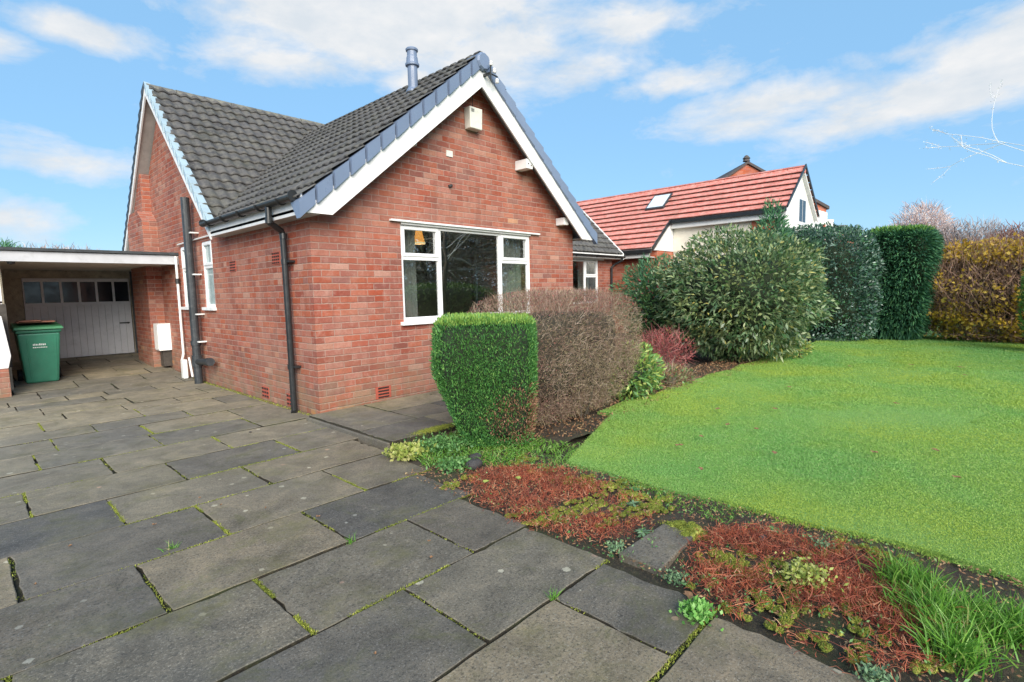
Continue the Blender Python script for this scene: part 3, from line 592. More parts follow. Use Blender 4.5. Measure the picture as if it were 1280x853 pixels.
# ridges
def ridge(pa,pb,r,n,mat,parent,name='ridge_tiles',dz=-.03):
    b=MB(); pa=Vector(pa);pb=Vector(pb); 
    for i in range(n):
        p=pa.lerp(pb,i/n)+Vector((0,0,dz+random.uniform(-.006,.006))); q_=pa.lerp(pb,(i+1)/n-.03/n)+Vector((0,0,dz+random.uniform(-.004,.004)))
        b.tube([p,q_],[r,r*.96],14)
    return b.build(name,mat,parent)
ridge((-.19,MY,MZ),(10.6,MY,MZ),.10,24,'tile_ridge',H,dz=-.075)
ridge((RX,-.1,RZ),(RX,4.9,RZ),.10,12,'tile',H,dz=-.07)
b=MB(); b.tube([(RX,-.335,RZ-.075),(RX,-.31,RZ-.075),(RX,-.06,RZ-.075)],[.10,.12,.12],10); b.build('ridge_end_cap','slate',H)
# verge caps front gable
def verge(sign,mat,n=13):
    b=MB(); x_e=RX-sign*2.66 
    for i in range(n):
        s0=i/n; s1=(i+1)/n
        xa=RX-sign*2.68*(1-s0); xb=RX-sign*2.68*(1-s1)
        za=RZ-sl*abs(xa-RX)+.035; zb=RZ-sl*abs(xb-RX)+.035
        lo=.165; e=.012; gp=.02; xb=xb+sign*gp*-1; zb=zb-gp*sl
        # front face (facing -y) lapped: lower end sits proud
        vs=[]
        for (x,z,pr) in ((xa,za,.022),(xb,zb,.0)):
            vs+=[(x,-.295-pr,z+pr*.6),(x,-.295-pr,z-lo-pr*.3),(x,-.24,z-lo-pr*.3),(x,-.12,z+pr*.6-.005),(x,-.12,z+pr*.6-.02)]
        # quad strips
        fs=[(0,5,6,1),(1,6,7,2),(0,3,8,5),(0,1,2,4,3),(5,8,9,7,6),(2,7,9,4),(3,4,9,8)]
        b.add(vs,fs)
    b.build('verge_caps',mat,H)
verge(1,'slate');verge(-1,'slate')
# front bargeboards
for sgn in (1,-1):
    b=MB()
    def X(d): return RX-sgn*d
    top=lambda d:RZ-.10-sl*d; bot=lambda d:4.165-sl*d
    dcut=(4.165-2.245)/sl
    b.prism([(X(0),top(0)),(X(2.62),top(2.62)),(X(2.62),2.245),(X(dcut),2.245),(X(0),bot(0))],'y',-.27,-.247)
    b.build('bargeboard','white',H)
# bargeboard/verge main left gable
for sg,ye in ((1,ME-.02),(-1,MB_+.05)):
    b=MB(); ztop=MZ-.05; dy=abs(MY-ye); k=(MZ-2.37)/dy
    b.prism([(MY,ztop),(ye,ztop-k*dy),(ye,ztop-k*dy-.13),(MY,ztop-.13)],'x',-.21,-.187)
    b.build('bargeboard','white',H)
for sg,ye,n in ((1,ME-.02,17),(-1,MB_+.05,17)):
    b=MB()
    for i in range(n):
        ya=ye+(MY-ye)*i/n; yb=ye+(MY-ye)*(i+1)/n; k=(MZ-2.37)/abs(MY-ye)
        za=MZ+.05-k*abs(MY-ya); zb=MZ+.05-k*abs(MY-yb)
        vs=[]
        for y_,z_,p in ((ya,za,.018),(yb,zb,0)): vs+=[(-.212-p,y_,z_+p),(-.212-p,y_,z_-.10-p),(-.17,y_,z_-.1),(-.12,y_,z_+p-.01),(-.12,y_,z_-.03)]
        b.add(vs,[(0,5,6,1),(1,6,7,2),(0,3,8,5),(0,1,2,4,3),(5,8,9,7,6),(2,7,9,4),(3,4,9,8)])
    b.build('verge_caps','verge_light' if sg==1 else 'black',H)
# main right verge (white line)
b=MB(); k=ms
b.prism([(MY,MZ+.06),(ME-.03,MZ+.06-k*(MY-ME+.03)),(ME-.03,MZ-.12-k*(MY-ME+.03)),(MY,MZ-.12)],'x',10.63,10.68); b.build('verge_caps','white',H)
# fascias and gutters
b=MB(); b.box(-.2,-.18,-.24,2.62,2.232,2.44); b.build('fascia','white',H)
b=MB(); b.box(W+.02,10.64,ME+.0,ME+.02,2.24,2.36); b.box(W,10.6,ME+.02,2.85,2.235,2.25); b.build('fascia','white',H)
def gutter(p0,p1,side,r=.055,name='gutter',brk=5):
    b=MB(); p0=Vector(p0);p1=Vector(p1); n=10; ax=(p1-p0).normalized(); side=Vector(side)
    def ring(p,rad): return [p+side*rad*math.cos(a)+Vector((0,0,-rad*math.sin(a))) for a in [math.pi*i/n for i in range(n+1)]]
    A=ring(p0,r)+ring(p0,r-.006)[::-1]; B_=ring(p1,r)+ring(p1,r-.006)[::-1]; k=len(A)
    b.add(A+B_,[(i,(i+1)%k,(i+1)%k+k,i+k) for i in range(k)]+[list(range(n+1))+list(range(n+1,k)),list(range(2*k-1,k-1,-1))])
    for e in (p0,p1): b.tube([e-ax*.004,e+ax*.004],r*1.0,16)
    g=b.build(name,'black',H,recalc=True); g['_o']=(0,0,0)
    for i in range(brk):
        b=MB()
        p=p0.lerp(p1,(i+.5)/brk); b.tube([p+side*r*1.12*math.cos(a)+Vector((0,0,-r*1.12*math.sin(a))) for a in [math.pi*j/8 for j in range(9)]],.008,6); b.box(p.x-.02,p.x+.06,p.y-.012,p.y+.012,p.z-.03,p.z+.0)
        b.build('gutter_bracket','black',g)
gutter((-.262,-.2,2.415),(-.262,2.62,2.415),(1,0,0))
gutter((W+.3,2.53,2.32),(10.7,2.53,2.32),(0,1,0),brk=6)
# downpipe front-left corner
b=MB(); b.tube([(-.262,.42,2.38),(-.262,.42,2.24),(-.25,.43,2.2),(-.10,.5,2.13),(-.075,.51,2.08),(-.075,.51,2.0),(-.075,.50,1.2),(-.075,.49,.03),(-.10,.45,-.0)],.036,14)
for z in (2.22,2.07,1.78,.55): b.tube([(-.262 if z>2.2 else -.075,.42 if z>2.2 else .505,z-.03),(-.262 if z>2.2 else -.075,.42 if z>2.2 else .505,z+.03)],.042,14)
d=b.build('downpipe','black',H,smooth=False); d['_o']=(0,0,0)
for z in (1.78,.55): b=MB(); b.box(-.075,-.002,.40,.60,z-.012,z+.012); b.build('pipe_clip','black',d)
# right downpipe swan neck on set back wall
b=MB(); b.tube([(10.6,2.53,2.27),(10.6,2.55,2.2),(10.5,2.75,2.08),(10.45,2.80,2.0),(10.45,2.80,.1)],.035,12); b.build('downpipe','black',H)
# soil pipe
b=MB(); b.tube([(-.12,3.86,-.02),(-.12,3.86,2.95)],.062,16); b.tube([(-.12,3.86,.62),(-.12,3.86,.70)],.075,16); b.tube([(-.12,3.86,.28),(-.12,3.86,.46)],.078,16)
b.tube([(-.12,3.80,.36),(-.12,3.25,.40)],.05,14); b.tube([(-.12,3.36,.39),(-.12,3.22,.40)],.062,14)
d=b.build('soil_pipe','greypipe',H); d['_o']=(0,0,0)
for z in (.68,1.12,1.75,2.4): b=MB(); b.box(-.12,0,3.72,3.79,z-.01,z+.01); b.build('pipe_clip','whitepipe',d)
# thin white waste pipes
b=MB(); b.tube([(-.05,4.86,2.1),(-.05,4.85,.42),(-.12,4.7,.3)],.02,10); b.build('waste_pipe','whitepipe',H); b=MB(); b.tube([(-.03,4.76,2.29),(-.03,4.2,2.30),(-.03,3.1,2.31)],.013,8); b.build('overflow_pipe','whitepipe',H); b=MB(); b.tube([(-.05,4.55,.36),(-.07,4.35,.05)],.018,8); b.build('waste_pipe','whitepipe',H); b=MB(); b.box(-.17,-.10,4.47,4.60,.02,.34); b.build('drain_hopper','whitepipe',H,bev=.008)
b=MB(); b.tube([(-.05,4.86,1.63),(-.05,4.86,1.72)],.034,10); b.build('pipe_collar','black',H)
# windows
def window(name,parent,axis,c,a0,a1,z0,z1,bars,openers,depth=.05,fr=.05,glassm='glass'):
    """axis 'y': lies in plane y=c spanning x; 'x': plane x=c spanning y. bars: list of (pos,'v') / (pos,'h',from,to)"""
    def bx(b,p0,p1,q0,q1,d0,d1):
        if axis=='y': b.box(p0,p1,c+d0,c+d1,q0,q1)
        else: b.box(c+d0,c+d1,p0,p1,q0,q1)
    b=MB(); f_=fr
    bx(b,a0,a0+f_,z0,z1,0,depth); bx(b,a1-f_,a1,z0,z1,0,depth); bx(b,a0+f_,a1-f_,z1-f_,z1,0,depth); bx(b,a0+f_,a1-f_,z0,z0+f_,0,depth)
    for p in bars:
        if p[1]=='v': bx(b,p[0]-.028,p[0]+.028,z0+f_,z1-f_,.001,depth-.001)
        else: bx(b,p[2],p[3],p[0]-.028,p[0]+.028,.002,depth-.002)
    w_=b.build(name,'upvc',parent,bev=.006); w_['_o']=(0,0,0)
    for (p0,p1,q0,q1) in openers:
        b=MB(); g=.042
        bx(b,p0,p0+g,q0,q1,-.012,.03); bx(b,p1-g,p1,q0,q1,-.012,.03); bx(b,p0+g,p1-g,q1-g,q1,-.012,.03); bx(b,p0+g,p1-g,q0,q0+g,-.012,.03)
        b.build('sash','upvc',w_,bev=.006)
    b=MB(); bx(b,a0+.02,a1-.02,z0+.02,z1-.02,depth*.5,depth*.5+.004); b.build('pane',glassm,w_)
    return w_
fw_=window('window',H,'y',.03,wx0,wx1,wz0,wz1,[(1.84,'v'),(3.02,'v'),(1.84,'h',wx0+.05,1.812),(1.84,'h',3.048,wx1-.05)],[(wx0+.035,1.825,1.86,wz1-.03),(3.035,wx1-.035,1.86,wz1-.03)],.055,.05)
b=MB(); b.box(wx0-.05,wx1+.05,-.055,.03,.975,1.022); b.build('window_sill','upvc',fw_,bev=.006)
b=MB(); b.box(1.03,3.87,-.05,-.002,2.283,2.305); b.box(1.2,3.68,-.012,-.003,2.255,2.284); b.build('lintel_drip','white',fw_)
for (y0,y1) in ((3.19,3.65),(4.2,4.76)):
    w2=window('window',H,'x',.012,y0,y1,1.23,2.25,[(1.86,'h',y0+.05,y1-.05)],[(y0+.03,y1-.03,1.88,2.23)],.05,.05,'glass_side')
    b=MB(); b.box(-.05,.012,y0-.03,y1+.03,1.185,1.232); b.build('window_sill','upvc',w2)
window('window',H,'x',W-.07,.9,2.5,.9,2.25,[(1.95,'h',.95,2.45)],[],.05,.05)  # invented window out of view, added to brighten the front room
window('window',H,'y',2.88,mwx0,mwx1,1.0,2.2,[(9.25,'v'),(1.75,'h',9.278,mwx1-.05)],[(9.25,mwx1-.03,1.77,2.18)],.05,.05)
b=MB(); b.box(mwx0-.1,mwx1+.2,2.8,2.848,2.2,2.234); b.build('lintel_drip','white',H)
# side door under carport
b=MB(); b.box(.0,.05,7.5,8.2,.18,1.9); d=b.build('side_door','fascia_old',H); d['_o']=(0,0,0)
b=MB(); b.box(-.02,0,7.46,7.53,.18,1.95); b.box(-.02,0,8.17,8.24,.18,1.95); b.box(-.02,0,7.53,8.17,1.88,1.95); b.build('door_frame','white',d)
# chimney breast
b=MB(); b.box(-.24,-.001,6.05,7.2,-.1,2.82); b.prism([(6.05,2.82),(7.2,2.82),(6.95,3.02),(6.35,3.02)],'x',-.24,-.001); b.box(-.15,-.001,6.35,6.95,3.02,3.72); b.build('chimney_breast','brick_side',H)
# meter box
b=MB(); b.box(-.20,-.002,5.72,6.03,.42,.92); b.box(-.21,-.2,5.74,6.01,.44,.90); d=b.build('meter_box','white',H,bev=.01)
b=MB(); b.box(-.14,-.002,5.78,5.98,.12,.41); b.build('meter_pipes','wood_dark',H)
# alarm box
b=MB(); b.prism([(2.33,3.64),(2.55,3.64),(2.56,3.93),(2.32,3.93)],'y',-.13,-.002); d=b.build('alarm_box','alarm',H,bev=.012); d['_o']=(0,0,0)
b=MB()
for z in (3.86,3.875,3.89): b.box(2.345,2.40,-.134,-.13,z,z+.006)
b.build('slots','black',d)
# purlin ends
for x,z,yf,hw in ((3.42,3.30,-.243,.07),(4.40,2.53,-.18,.06),(1.36,3.28,-.12,.05)):
    b=MB(); b.box(x-hw,x+hw,yf,-.002,z-hw,z+hw); b.build('purlin_end','white',H,bev=.006)
b=MB(); b.tube([(3.39,-.246,3.30),(3.39,-.2425,3.30)],.012,8); b.build('bolt_hole','void',H); b=MB(); b.tube([(3.45,-.246,3.28),(3.45,-.2425,3.28)],.012,8)
b.build('bolt_hole','void',H)
# air bricks and vents
def vent(kind,axis,c,a0,a1,z0,z1,rows_,cols_):
    b=MB()
    if axis=='x': b.box(c-.008,c-.001,a0,a1,z0,z1)
    else: b.box(a0,a1,c-.008,c-.001,z0,z1)
    v=b.build('air_brick','terracotta',H); v['_o']=(0,0,0); b=MB()
    for i in range(rows_):
        for j in range(cols_):
            za=z0+(z1-z0)*(i+.25)/rows_; zb=z0+(z1-z0)*(i+.75)/rows_
            pa=a0+(a1-a0)*(j+.15)/cols_; pb=a0+(a1-a0)*(j+.85)/cols_
            if axis=='x': b.box(c-.012,c-.0085,pa,pb,za,zb)
            else: b.box(pa,pb,c-.012,c-.0085,za,zb)
    b.build('vent_holes','void',v)
vent(0,'x',0,2.24,2.46,1.74,1.89,4,4); vent(0,'x',0,.80,1.02,1.77,1.92,4,4); vent(0,'x',0,1.38,1.6,.04,.19,3,3); vent(0,'x',0,.62,.84,.03,.18,3,3)
vent(0,'y',0,.73,.95,.085,.235,4,1)
b=MB(); b.box(1.98,2.09,-.012,-.001,3.22,3.30); b.build('wall_bracket','alarm',H); 
b=MB(); b.tube([(2.0,-.014,2.82),(2.05,-.02,2.84)],.02,8); b.build('wall_bracket','rock',H)
# cable bracket
b=MB(); b.box(2.45,2.48,-.40,-.27,4.30,4.33); b.tube([(2.47,-.40,4.22),(2.47,-.40,4.45)],.012,8); b.tube([(2.47,-.38,4.32),(2.60,-.40,4.30)],.01,8); b.tube([(2.47,-.27,4.3),(2.40,-.10,4.1),(2.44,-.06,3.93)],.006,6); d=b.build('cable_bracket','black',H); d['_o']=(0,0,0)
for x,z in ((2.47,4.44),(2.53,4.36),(2.58,4.24)): b=MB(); b.lathe([(0,-.03),(.022,-.028),(.03,-.01),(.02,0),(.028,.012),(.016,.03),(0,.034)],(x,-.41,z),12); b.build('insulator','insul',d)
# flue
zf=lambda x:RZ-sl*abs(x-RX)
b=MB(); b.lathe([(r_*.86,z_*(.66 if z_>0 else 1)) for r_,z_ in [(0.115, -0.1), (0.115, 0.1), (0.088, 0.14), (0.082, 0.17), (0.082, 0.6), (0.115, 0.62), (0.118, 0.66), (0.1, 0.68), (0.092, 0.8), (0.082, 0.82), (0.082, 0.92), (0.1, 0.93), (0.105, 0.965), (0.09, 0.985), (0, 0.99)]],(2.06,.78,zf(2.06)-.02),20)
b.build('flue','slate',H,smooth=False,bev=0)
# ---------------------------------------------------------------- curtains and lamp
def curtain(x0,x1,y,z0,z1,label,seed):
    n=60; V=[];F=[]
    for i in range(n):
        u=i/(n-1); x=x0+(x1-x0)*u
        for z,a in ((z0,.05),(z1,.03)): V.append((x,y+a*math.sin(u*24+seed)*.6,z))
    F=[(2*i,2*i+2,2*i+3,2*i+1) for i in range(n-1)]
    V2=[(a,b_+.003,c) for a,b_,c in V]; m0=len(V); V=V+V2; F=F+[(2*i+1+m0,2*i+3+m0,2*i+2+m0,2*i+m0) for i in range(n-1)]
    o=npmesh('curtain',np.array(V),np.array(F),'curtain',origin=(x0,y,z0),smooth=True); tag(o,label,'curtain','curtains inside the front window')
curtain(1.2,1.56,.22,.95,2.26,'pale curtain hanging at the lamp end of the front gable window',0)
curtain(3.22,3.7,.22,.95,2.26,'pale curtain hanging at the front window end nearest the set back wall',2)
curtain(9.3,9.8,3.15,.9,2.2,'pale curtain behind the small window of the set back wall',1)
curtain_s=[(3.21,3.60),(4.22,4.7)]
L=thing('pendant_lamp',(1.93,.6,2.1),'lit amber bell shaped lamp shade hanging behind the front window','lamp')
b=MB(); b.lathe([(.085,0),(.075,.04),(.06,.10),(.05,.15),(.048,.2)],(1.93,.6,2.1),18); b.build('lamp_shade','lamp',L,smooth=True,recalc=False)
b=MB(); b.lathe([(.088,-.012),(.09,.004),(.086,.012)],(1.93,.6,2.1),18); b.build('shade_trim','bulb',L)
b=MB(); b.tube([(1.93,.6,2.3),(1.93,.6,2.44)],.005,6); b.build('cable','black',L)
# ---------------------------------------------------------------- CARPORT + GARAGE
K=thing('carport',(-1.6,6.5,0),'flat roofed carport with white fascia joined to the side of the bungalow','carport')
b=MB(); b.box(-3.6,-.002,4.93,8.34,2.02,2.12); b.build('roof_slab','ceil',K)
b=MB(); b.box(-3.6,-.001,4.90,4.928,1.965,2.11); b.build('fascia','fascia_old',K)
b=MB(); b.box(-3.62,-.003,4.86,8.36,2.123,2.165); b.build('roof_felt','felt',K)
b=MB(); b.box(-3.6,-.003,5.0,8.33,1.985,2.017); b.build('ceiling_board','ceil',K)
b=MB(); b.box(-2.38,-2.22,5.3,8.34,-.05,1.98); b.build('side_wall','sandstone',K)
b=MB(); b.box(-2.62,-2.28,4.75,5.05,-.05,.42); b.build('brick_pier','brick',K)
b=MB(); b.prism([(-2.62,.425),(-2.275,.425),(-2.235,.60),(-2.29,1.18),(-2.62,1.18)],'y',4.80,4.86); b.build('gate_panel','renderw',K,bev=.01)
b=MB(); b.box(-2.62,-2.225,4.95,5.2,.425,1.35); b.build('timber_post','wood_dark',K)
b=MB(); b.box(-2.3,-2.26,4.95,5.0,1.36,1.96); b.box(-2.42,-2.39,4.95,5.0,1.36,1.96); b.box(-2.6,-2.26,4.95,5.0,1.352,1.39); b.build('window_frame','renderw',K)
b=MB(); b.lathe([(.0,-.05),(.04,-.04),(.05,0)],(-2.12,4.98,1.97),12); b.build('lamp_fitting','black',K)
G=thing('garage',(-1,8.6,.2),'garage with grey white boarded door under the carport roof','garage')
b=MB(); b.box(-2.22,-1.80,8.36,8.46,.0,1.98); b.box(-.06,-.0,8.36,8.46,.0,1.98); b.box(-1.80,-.06,8.36,8.46,1.84,1.98); b.build('wall','sandstone',G)
b=MB(); b.box(-2.3,0,8.47,12.5,-.1,2.0); b.build('shed_body','sandstone',G)
b=MB(); b.box(-2.4,0,8.4,12.6,2.03,2.10); b.build('roof','felt',G)
b=MB()
n=15
for i in range(n):
    x0=-1.79+1.72*i/n; b.box(x0+.002,x0+1.72/n-.002,8.385,8.41,.21,1.28)
gx=[-1.79+1.72*i/6 for i in range(7)]
b.box(-1.79,-.07,8.375,8.41,1.28,1.34); b.box(-1.79,-.07,8.375,8.41,1.76,1.83)
for i,x in enumerate(gx): b.box(x-.02 if i else x,x+.02 if i<6 else x,8.376,8.41,1.34,1.76)
d=b.build('garage_door','garage',G); d['_o']=G['_o']
b=MB(); b.box(-1.77,-.09,8.395,8.40,1.33,1.77); b.build('pane','darkglass',d)
b=MB(); b.box(-.30,-.12,8.35,8.37,.86,.885); b.tube([(-.15,8.37,.87),(-.15,8.34,.87)],.02,8); b.build('handle','black',d)
b=MB(); b.tube([(-.03,8.3,.2),(-.03,8.3,1.98)],.03,10); b.build('post','greypipe',G)
# ---------------------------------------------------------------- WHEELIE BIN
bx_,by_,bz_=-1.85,5.85,.075
Bn=thing('wheelie_bin',(bx_,by_,bz_),'green plastic wheelie bin with white print standing under the carport edge','bin')
b=MB()
def frus(b,z0,w0,d0,z1,w1,d1,yo0=0,yo1=0):
    vs=[]
    for z,w_,d_,yo in((z0,w0,d0,yo0),(z1,w1,d1,yo1)): vs+=[(bx_-w_/2,by_-d_/2+yo,bz_+z),(bx_+w_/2,by_-d_/2+yo,bz_+z),(bx_+w_/2,by_+d_/2+yo,bz_+z),(bx_-w_/2,by_+d_/2+yo,bz_+z)]
    b.add(vs,[(0,3,2,1),(4,5,6,7),(0,1,5,4),(1,2,6,5),(2,3,7,6),(3,0,4,7)])
frus(b,0,.40,.40,.80,.52,.60,0,.0)
frus(b,.802,.56,.64,.855,.565,.65)
o=b.build('body','bin',Bn,bev=.025)
b=MB()
for xx in (-.13,.17):
    b=MB()
    vs=[(bx_+xx-.012,by_-.213,bz_+.04),(bx_+xx+.012,by_-.213,bz_+.04),(bx_+xx*1.15+.012,by_-.298,bz_+.74),(bx_+xx*1.15-.012,by_-.298,bz_+.74),(bx_+xx-.012,by_-.19,bz_+.04),(bx_+xx+.012,by_-.19,bz_+.04),(bx_+xx*1.15+.012,by_-.27,bz_+.74),(bx_+xx*1.15-.012,by_-.27,bz_+.74)]
    b.add(vs,[(0,1,2,3),(4,7,6,5),(0,4,5,1),(1,5,6,2),(2,6,7,3),(3,7,4,0)])
    b.build('rib','bin',Bn,bev=.006)
b=MB()
vs=[(bx_-.30,by_-.36,bz_+.86),(bx_+.30,by_-.36,bz_+.86),(bx_+.30,by_+.33,bz_+.86),(bx_-.30,by_+.33,bz_+.86),(bx_-.29,by_-.34,bz_+.90),(bx_+.29,by_-.34,bz_+.90),(bx_+.28,by_+.32,bz_+.955),(bx_-.28,by_+.32,bz_+.955)]
b.add(vs,[(0,3,2,1),(4,5,6,7),(0,1,5,4),(1,2,6,5),(2,3,7,6),(3,0,4,7)]); b.tube([(bx_-.2,by_+.38,bz_+.9),(bx_+.2,by_+.38,bz_+.9)],.018,8)
b.build('lid','bin_lid',Bn,bev=.015)
for sx in (-.24,.24):
    b=MB(); b.tube([(bx_+sx-.03,by_+.24,bz_+.1),(bx_+sx+.03,by_+.24,bz_+.1)],.1,18); b.build('wheel','tyre',Bn,bev=.01)
# print on bin: small lines of lettering
bpt=bx_+.02
def facey(z): return by_-.2-(.1*(z/.8))-.004
q_=random.Random(4)
for (z,h,x0,x1,nm_) in ((.605,.032,-.085,.06,'printed_number'),(.565,.018,-.09,.08,'printed_words')):
    b=MB(); x=x0
    while x<x1:
        w_=q_.uniform(.010,.022); y0=facey(z); b.prism([(x,z),(x+w_,z),(x+w_*.9,z+h*q_.uniform(.6,1)),(x+w_*.1,z+h*q_.uniform(.7,1))],'y',0,.0012)
        x+=w_+q_.uniform(.002,.006)
    b.v=[(bx_+vx,facey(vz)-vy,bz_+vz) for vx,vy,vz in b.v]; b.build(nm_,'label',Bn)
Cb=MB(); Cb.box(bx_-.24,bx_+.22,by_-.2,by_+.25,bz_+.965,bz_+.985); Cb.box(bx_-.22,bx_+.05,by_-.24,by_+.2,bz_+.987,bz_+1.0)
o=Cb.build('board_offcut','card',None,bev=.004); tag(o,'reddish brown boards lying flat on the green bin lid','board')
# ---------------------------------------------------------------- NEIGHBOUR (red roof)
N=thing('red_roofed_house',(15,2,0),'neighbouring brick house with bright red tiled roof and white rendered gable','house')
k=.8; ex,ez=12.1,2.6; rx=14.95; rz=ez+k*(rx-ex); y0n,yv,y1n=-1.05,2.4,9.5; ux=13.30; uz=ez+k*(ux-ex)
b=MB(); b.box(12.45,18.0,yv+.02,9.3,-.1,2.55); b.build('wall','brick_n',N)
b=MB(); b.box(13.5,17.2,y0n+.25,yv-.01,-.1,3.42); b.build('wall','render',N)
b=MB(); b.box(13.485,13.498,y0n+.24,y0n+1.0,-.1,3.40); b.build('wall','brick_n',N)
b=MB(); b.prism([(ex+.25,2.56),(18.1,2.56),(18.1,2.62),(rx,rz-.12),(ux+.1,uz-.08)],'y',yv,yv+.08); b.build('cheek_wall','renderw',N)
b=MB(); b.prism([(13.5,-.1),(17.2,-.1),(17.2,3.3),(rx,rz-.13),(13.5,3.4)],'y',y0n+.12,y0n+.24)
b.build('gable_wall','renderw',N)
b=MB(); b.box(14.75,15.6,y0n+.1,y0n+.118,3.2,4.05); wq=b.build('window','upvc',N); wq['_o']=N['_o']
b=MB(); b.box(14.85,15.15,y0n+.095,y0n+.099,3.3,3.95); b.box(15.2,15.5,y0n+.095,y0n+.099,3.3,3.95); b.build('pane','darkglass',wq)
nn=math.hypot(1,k)
tilefield('roof_tiles',(ex,yv,ez),(0,1,0),(1/nn,0,k/nn),y1n-yv,(rx-ex)*nn,.30,.3,0,'tile_red',N,step=.07,flat=True,sub_n=6)
cs=(ux-ex)*nn; cc=math.floor(cs/.3)*.3
tilefield('roof_tiles',(ex+cc/nn,y0n,ez+k*cc/nn),(0,1,0),(1/nn,0,k/nn),yv-y0n,(rx-ex)*nn-cc,.30,.3,0,'tile_red',N,step=.07,flat=True,sub_n=6)
tilefield('roof_tiles',(rx*2-ex-cc/nn,y0n,ez+k*cc/nn),(0,1,0),(-1/nn,0,k/nn),y1n-y0n,(rx-ex)*nn-cc,.30,.3,0,'tile_red',N,step=.07,flat=True,sub_n=6)
ridge((rx,y0n,rz),(rx,y1n,rz),.10,22,'tile_red',N,dz=-.08)
b=MB(); b.prism([(ex,ez-.05),(rx,rz-.05),(rx,rz-.13),(ex,ez-.13)],'y',yv+.09,y1n); b.prism([(ux,uz-.05),(rx,rz-.05),(rx,rz-.13),(ux,uz-.13)],'y',y0n+.02,yv+.09); b.prism([(rx*2-ux,uz-.05),(rx,rz-.05),(rx,rz-.13),(rx*2-ux,uz-.13)],'y',y0n+.02,y1n); b.build('roof_deck','white',N)
b=MB(); b.prism([(ex-.02,ez+.05),(ux,uz+.06),(ux,uz-.04),(ex-.02,ez-.06)],'y',yv-.05,yv-.01); b.build('verge_trim','black',N)
b=MB(); b.prism([(ux-.02,uz+.06),(rx,rz+.09),(rx,rz-.01),(ux-.02,uz-.03)],'y',y0n-.03,y0n-.002); b.build('verge_trim','black',N)
b=MB(); b.prism([(rx*2-ux+.02,uz+.06),(rx,rz+.09),(rx,rz-.01),(rx*2-ux+.02,uz-.03)],'y',y0n-.03,y0n-.002); b.build('verge_trim','black',N)
b=MB(); b.box(ex-.1,ex-.02,yv+.0,y1n,ez-.14,ez-.02); b.box(ux-.12,ux-.03,y0n,yv-.06,uz-.13,uz-.03)
b.tube([(ex-.02,yv+.5,ez-.1),(12.4,yv+.5,ez-.35),(12.4,yv+.5,.1)],.04,10); b.tube([(ux-.02,y0n+.2,uz-.1),(13.44,y0n+.25,uz-.3),(13.44,y0n+.25,.1)],.04,10); b.build('gutter','black',N)
b=MB(); b.box(ex-.0,ex+.03,yv+.09,y1n,ez-.26,ez-.13); b.box(ux-.0,ux+.03,y0n+.02,yv-.02,uz-.28,uz-.13); b.box(ex+.03,12.44,yv+.09,y1n,ez-.26,ez-.24); b.box(ux+.03,13.49,y0n+.02,yv-.02,uz-.28,uz-.26); b.build('fascia','white',N)
# skylight
ax=(1/nn,0,k/nn)
def onroof(x,y,h): return (x-h*k/nn,y,ez+k*(x-ex)+h/nn)
b=MB(); xs0,xs1,ya,yb=13.90,14.48,2.97,3.55
def rslab(b,x0,x1,y0_,y1_,h0,h1):
    vs=[onroof(x0,y0_,h0),onroof(x1,y0_,h0),onroof(x1,y1_,h0),onroof(x0,y1_,h0),onroof(x0,y0_,h1),onroof(x1,y0_,h1),onroof(x1,y1_,h1),onroof(x0,y1_,h1)]
    b.add(vs,[(0,3,2,1),(4,5,6,7),(0,1,5,4),(1,2,6,5),(2,3,7,6),(3,0,4,7)])
rslab(b,xs0-.05,xs1+.05,ya-.05,yb+.05,.02,.10); s_=b.build('skylight','greypipe',N); s_['_o']=N['_o']
b=MB(); rslab(b,xs0,xs1,ya,yb,.102,.112); b.build('pane','skyglass',s_)
# low garden wall glimpsed beside the neighbour
# ---------------------------------------------------------------- FAR HOUSE
def vec(u,v,dep):
    d=fw+(u-640)/f*r2-(v-426.5)/f*u2; return C+d*dep
FH=thing('gabled_brick_house',(27.5,3.5,0),'taller red brick gabled house rising behind the red tiled roof','house')
hd=Vector((rt.x,rt.y,0)).normalized(); nd=Vector((math.sin(yaw),math.cos(yaw),0))
pk=vec(934,203,28); 
def fh(u_,z,dep): p=Vector((pk.x,pk.y,0))+hd*u_+nd*dep; return (p.x,p.y,z)
def fprism(b,poly,d0,d1):
    n=len(poly); vs=[fh(a,z,d0) for a,z in poly]+[fh(a,z,d1) for a,z in poly]
    b.add(vs,[list(range(n)),list(range(2*n-1,n-1,-1))]+[(i,i+n,(i+1)%n+n,(i+1)%n) for i in range(n)])
pz_=pk.z
b=MB(); fprism(b,[(-4.2,-.1),(4.3,-.1),(4.3,pz_-2.52),(0,pz_-.10),(-4.2,pz_-2.88)],0,9); b.build('wall','brick_n',FH)
b=MB(); fprism(b,[(-4.35,pz_-2.96),(-4.35,pz_-2.80),(0,pz_+.04),(4.4,pz_-2.40),(4.4,pz_-2.56),(0,pz_-.09)],-.12,9.2); b.build('roof','tile_far',FH)
b=MB(); b.lathe([(.18,0),(.15,.12),(.2,.15),(.08,.3),(0,.34)],fh(0,pz_+.06,.1),10); b.build('finial','tile_far',FH)
b=MB(); fprism(b,[(4.32,-.1),(4.9,-.1),(4.9,pz_-3.05),(4.32,pz_-3.05)],.3,6); 
b.build('side_bay','renderw',FH)
b=MB(); fprism(b,[(3.75,pz_-3.35),(4.25,pz_-3.35),(4.25,pz_-2.75),(3.75,pz_-2.6)],-.2,-.02); b.build('bay_panel','renderw',FH)
b=MB(); fprism(b,[(2.6,pz_-3.9),(4.0,pz_-3.9),(4.0,pz_-3.55),(2.6,pz_-3.55)],-.12,-.01); b.build('band','soffit',FH)
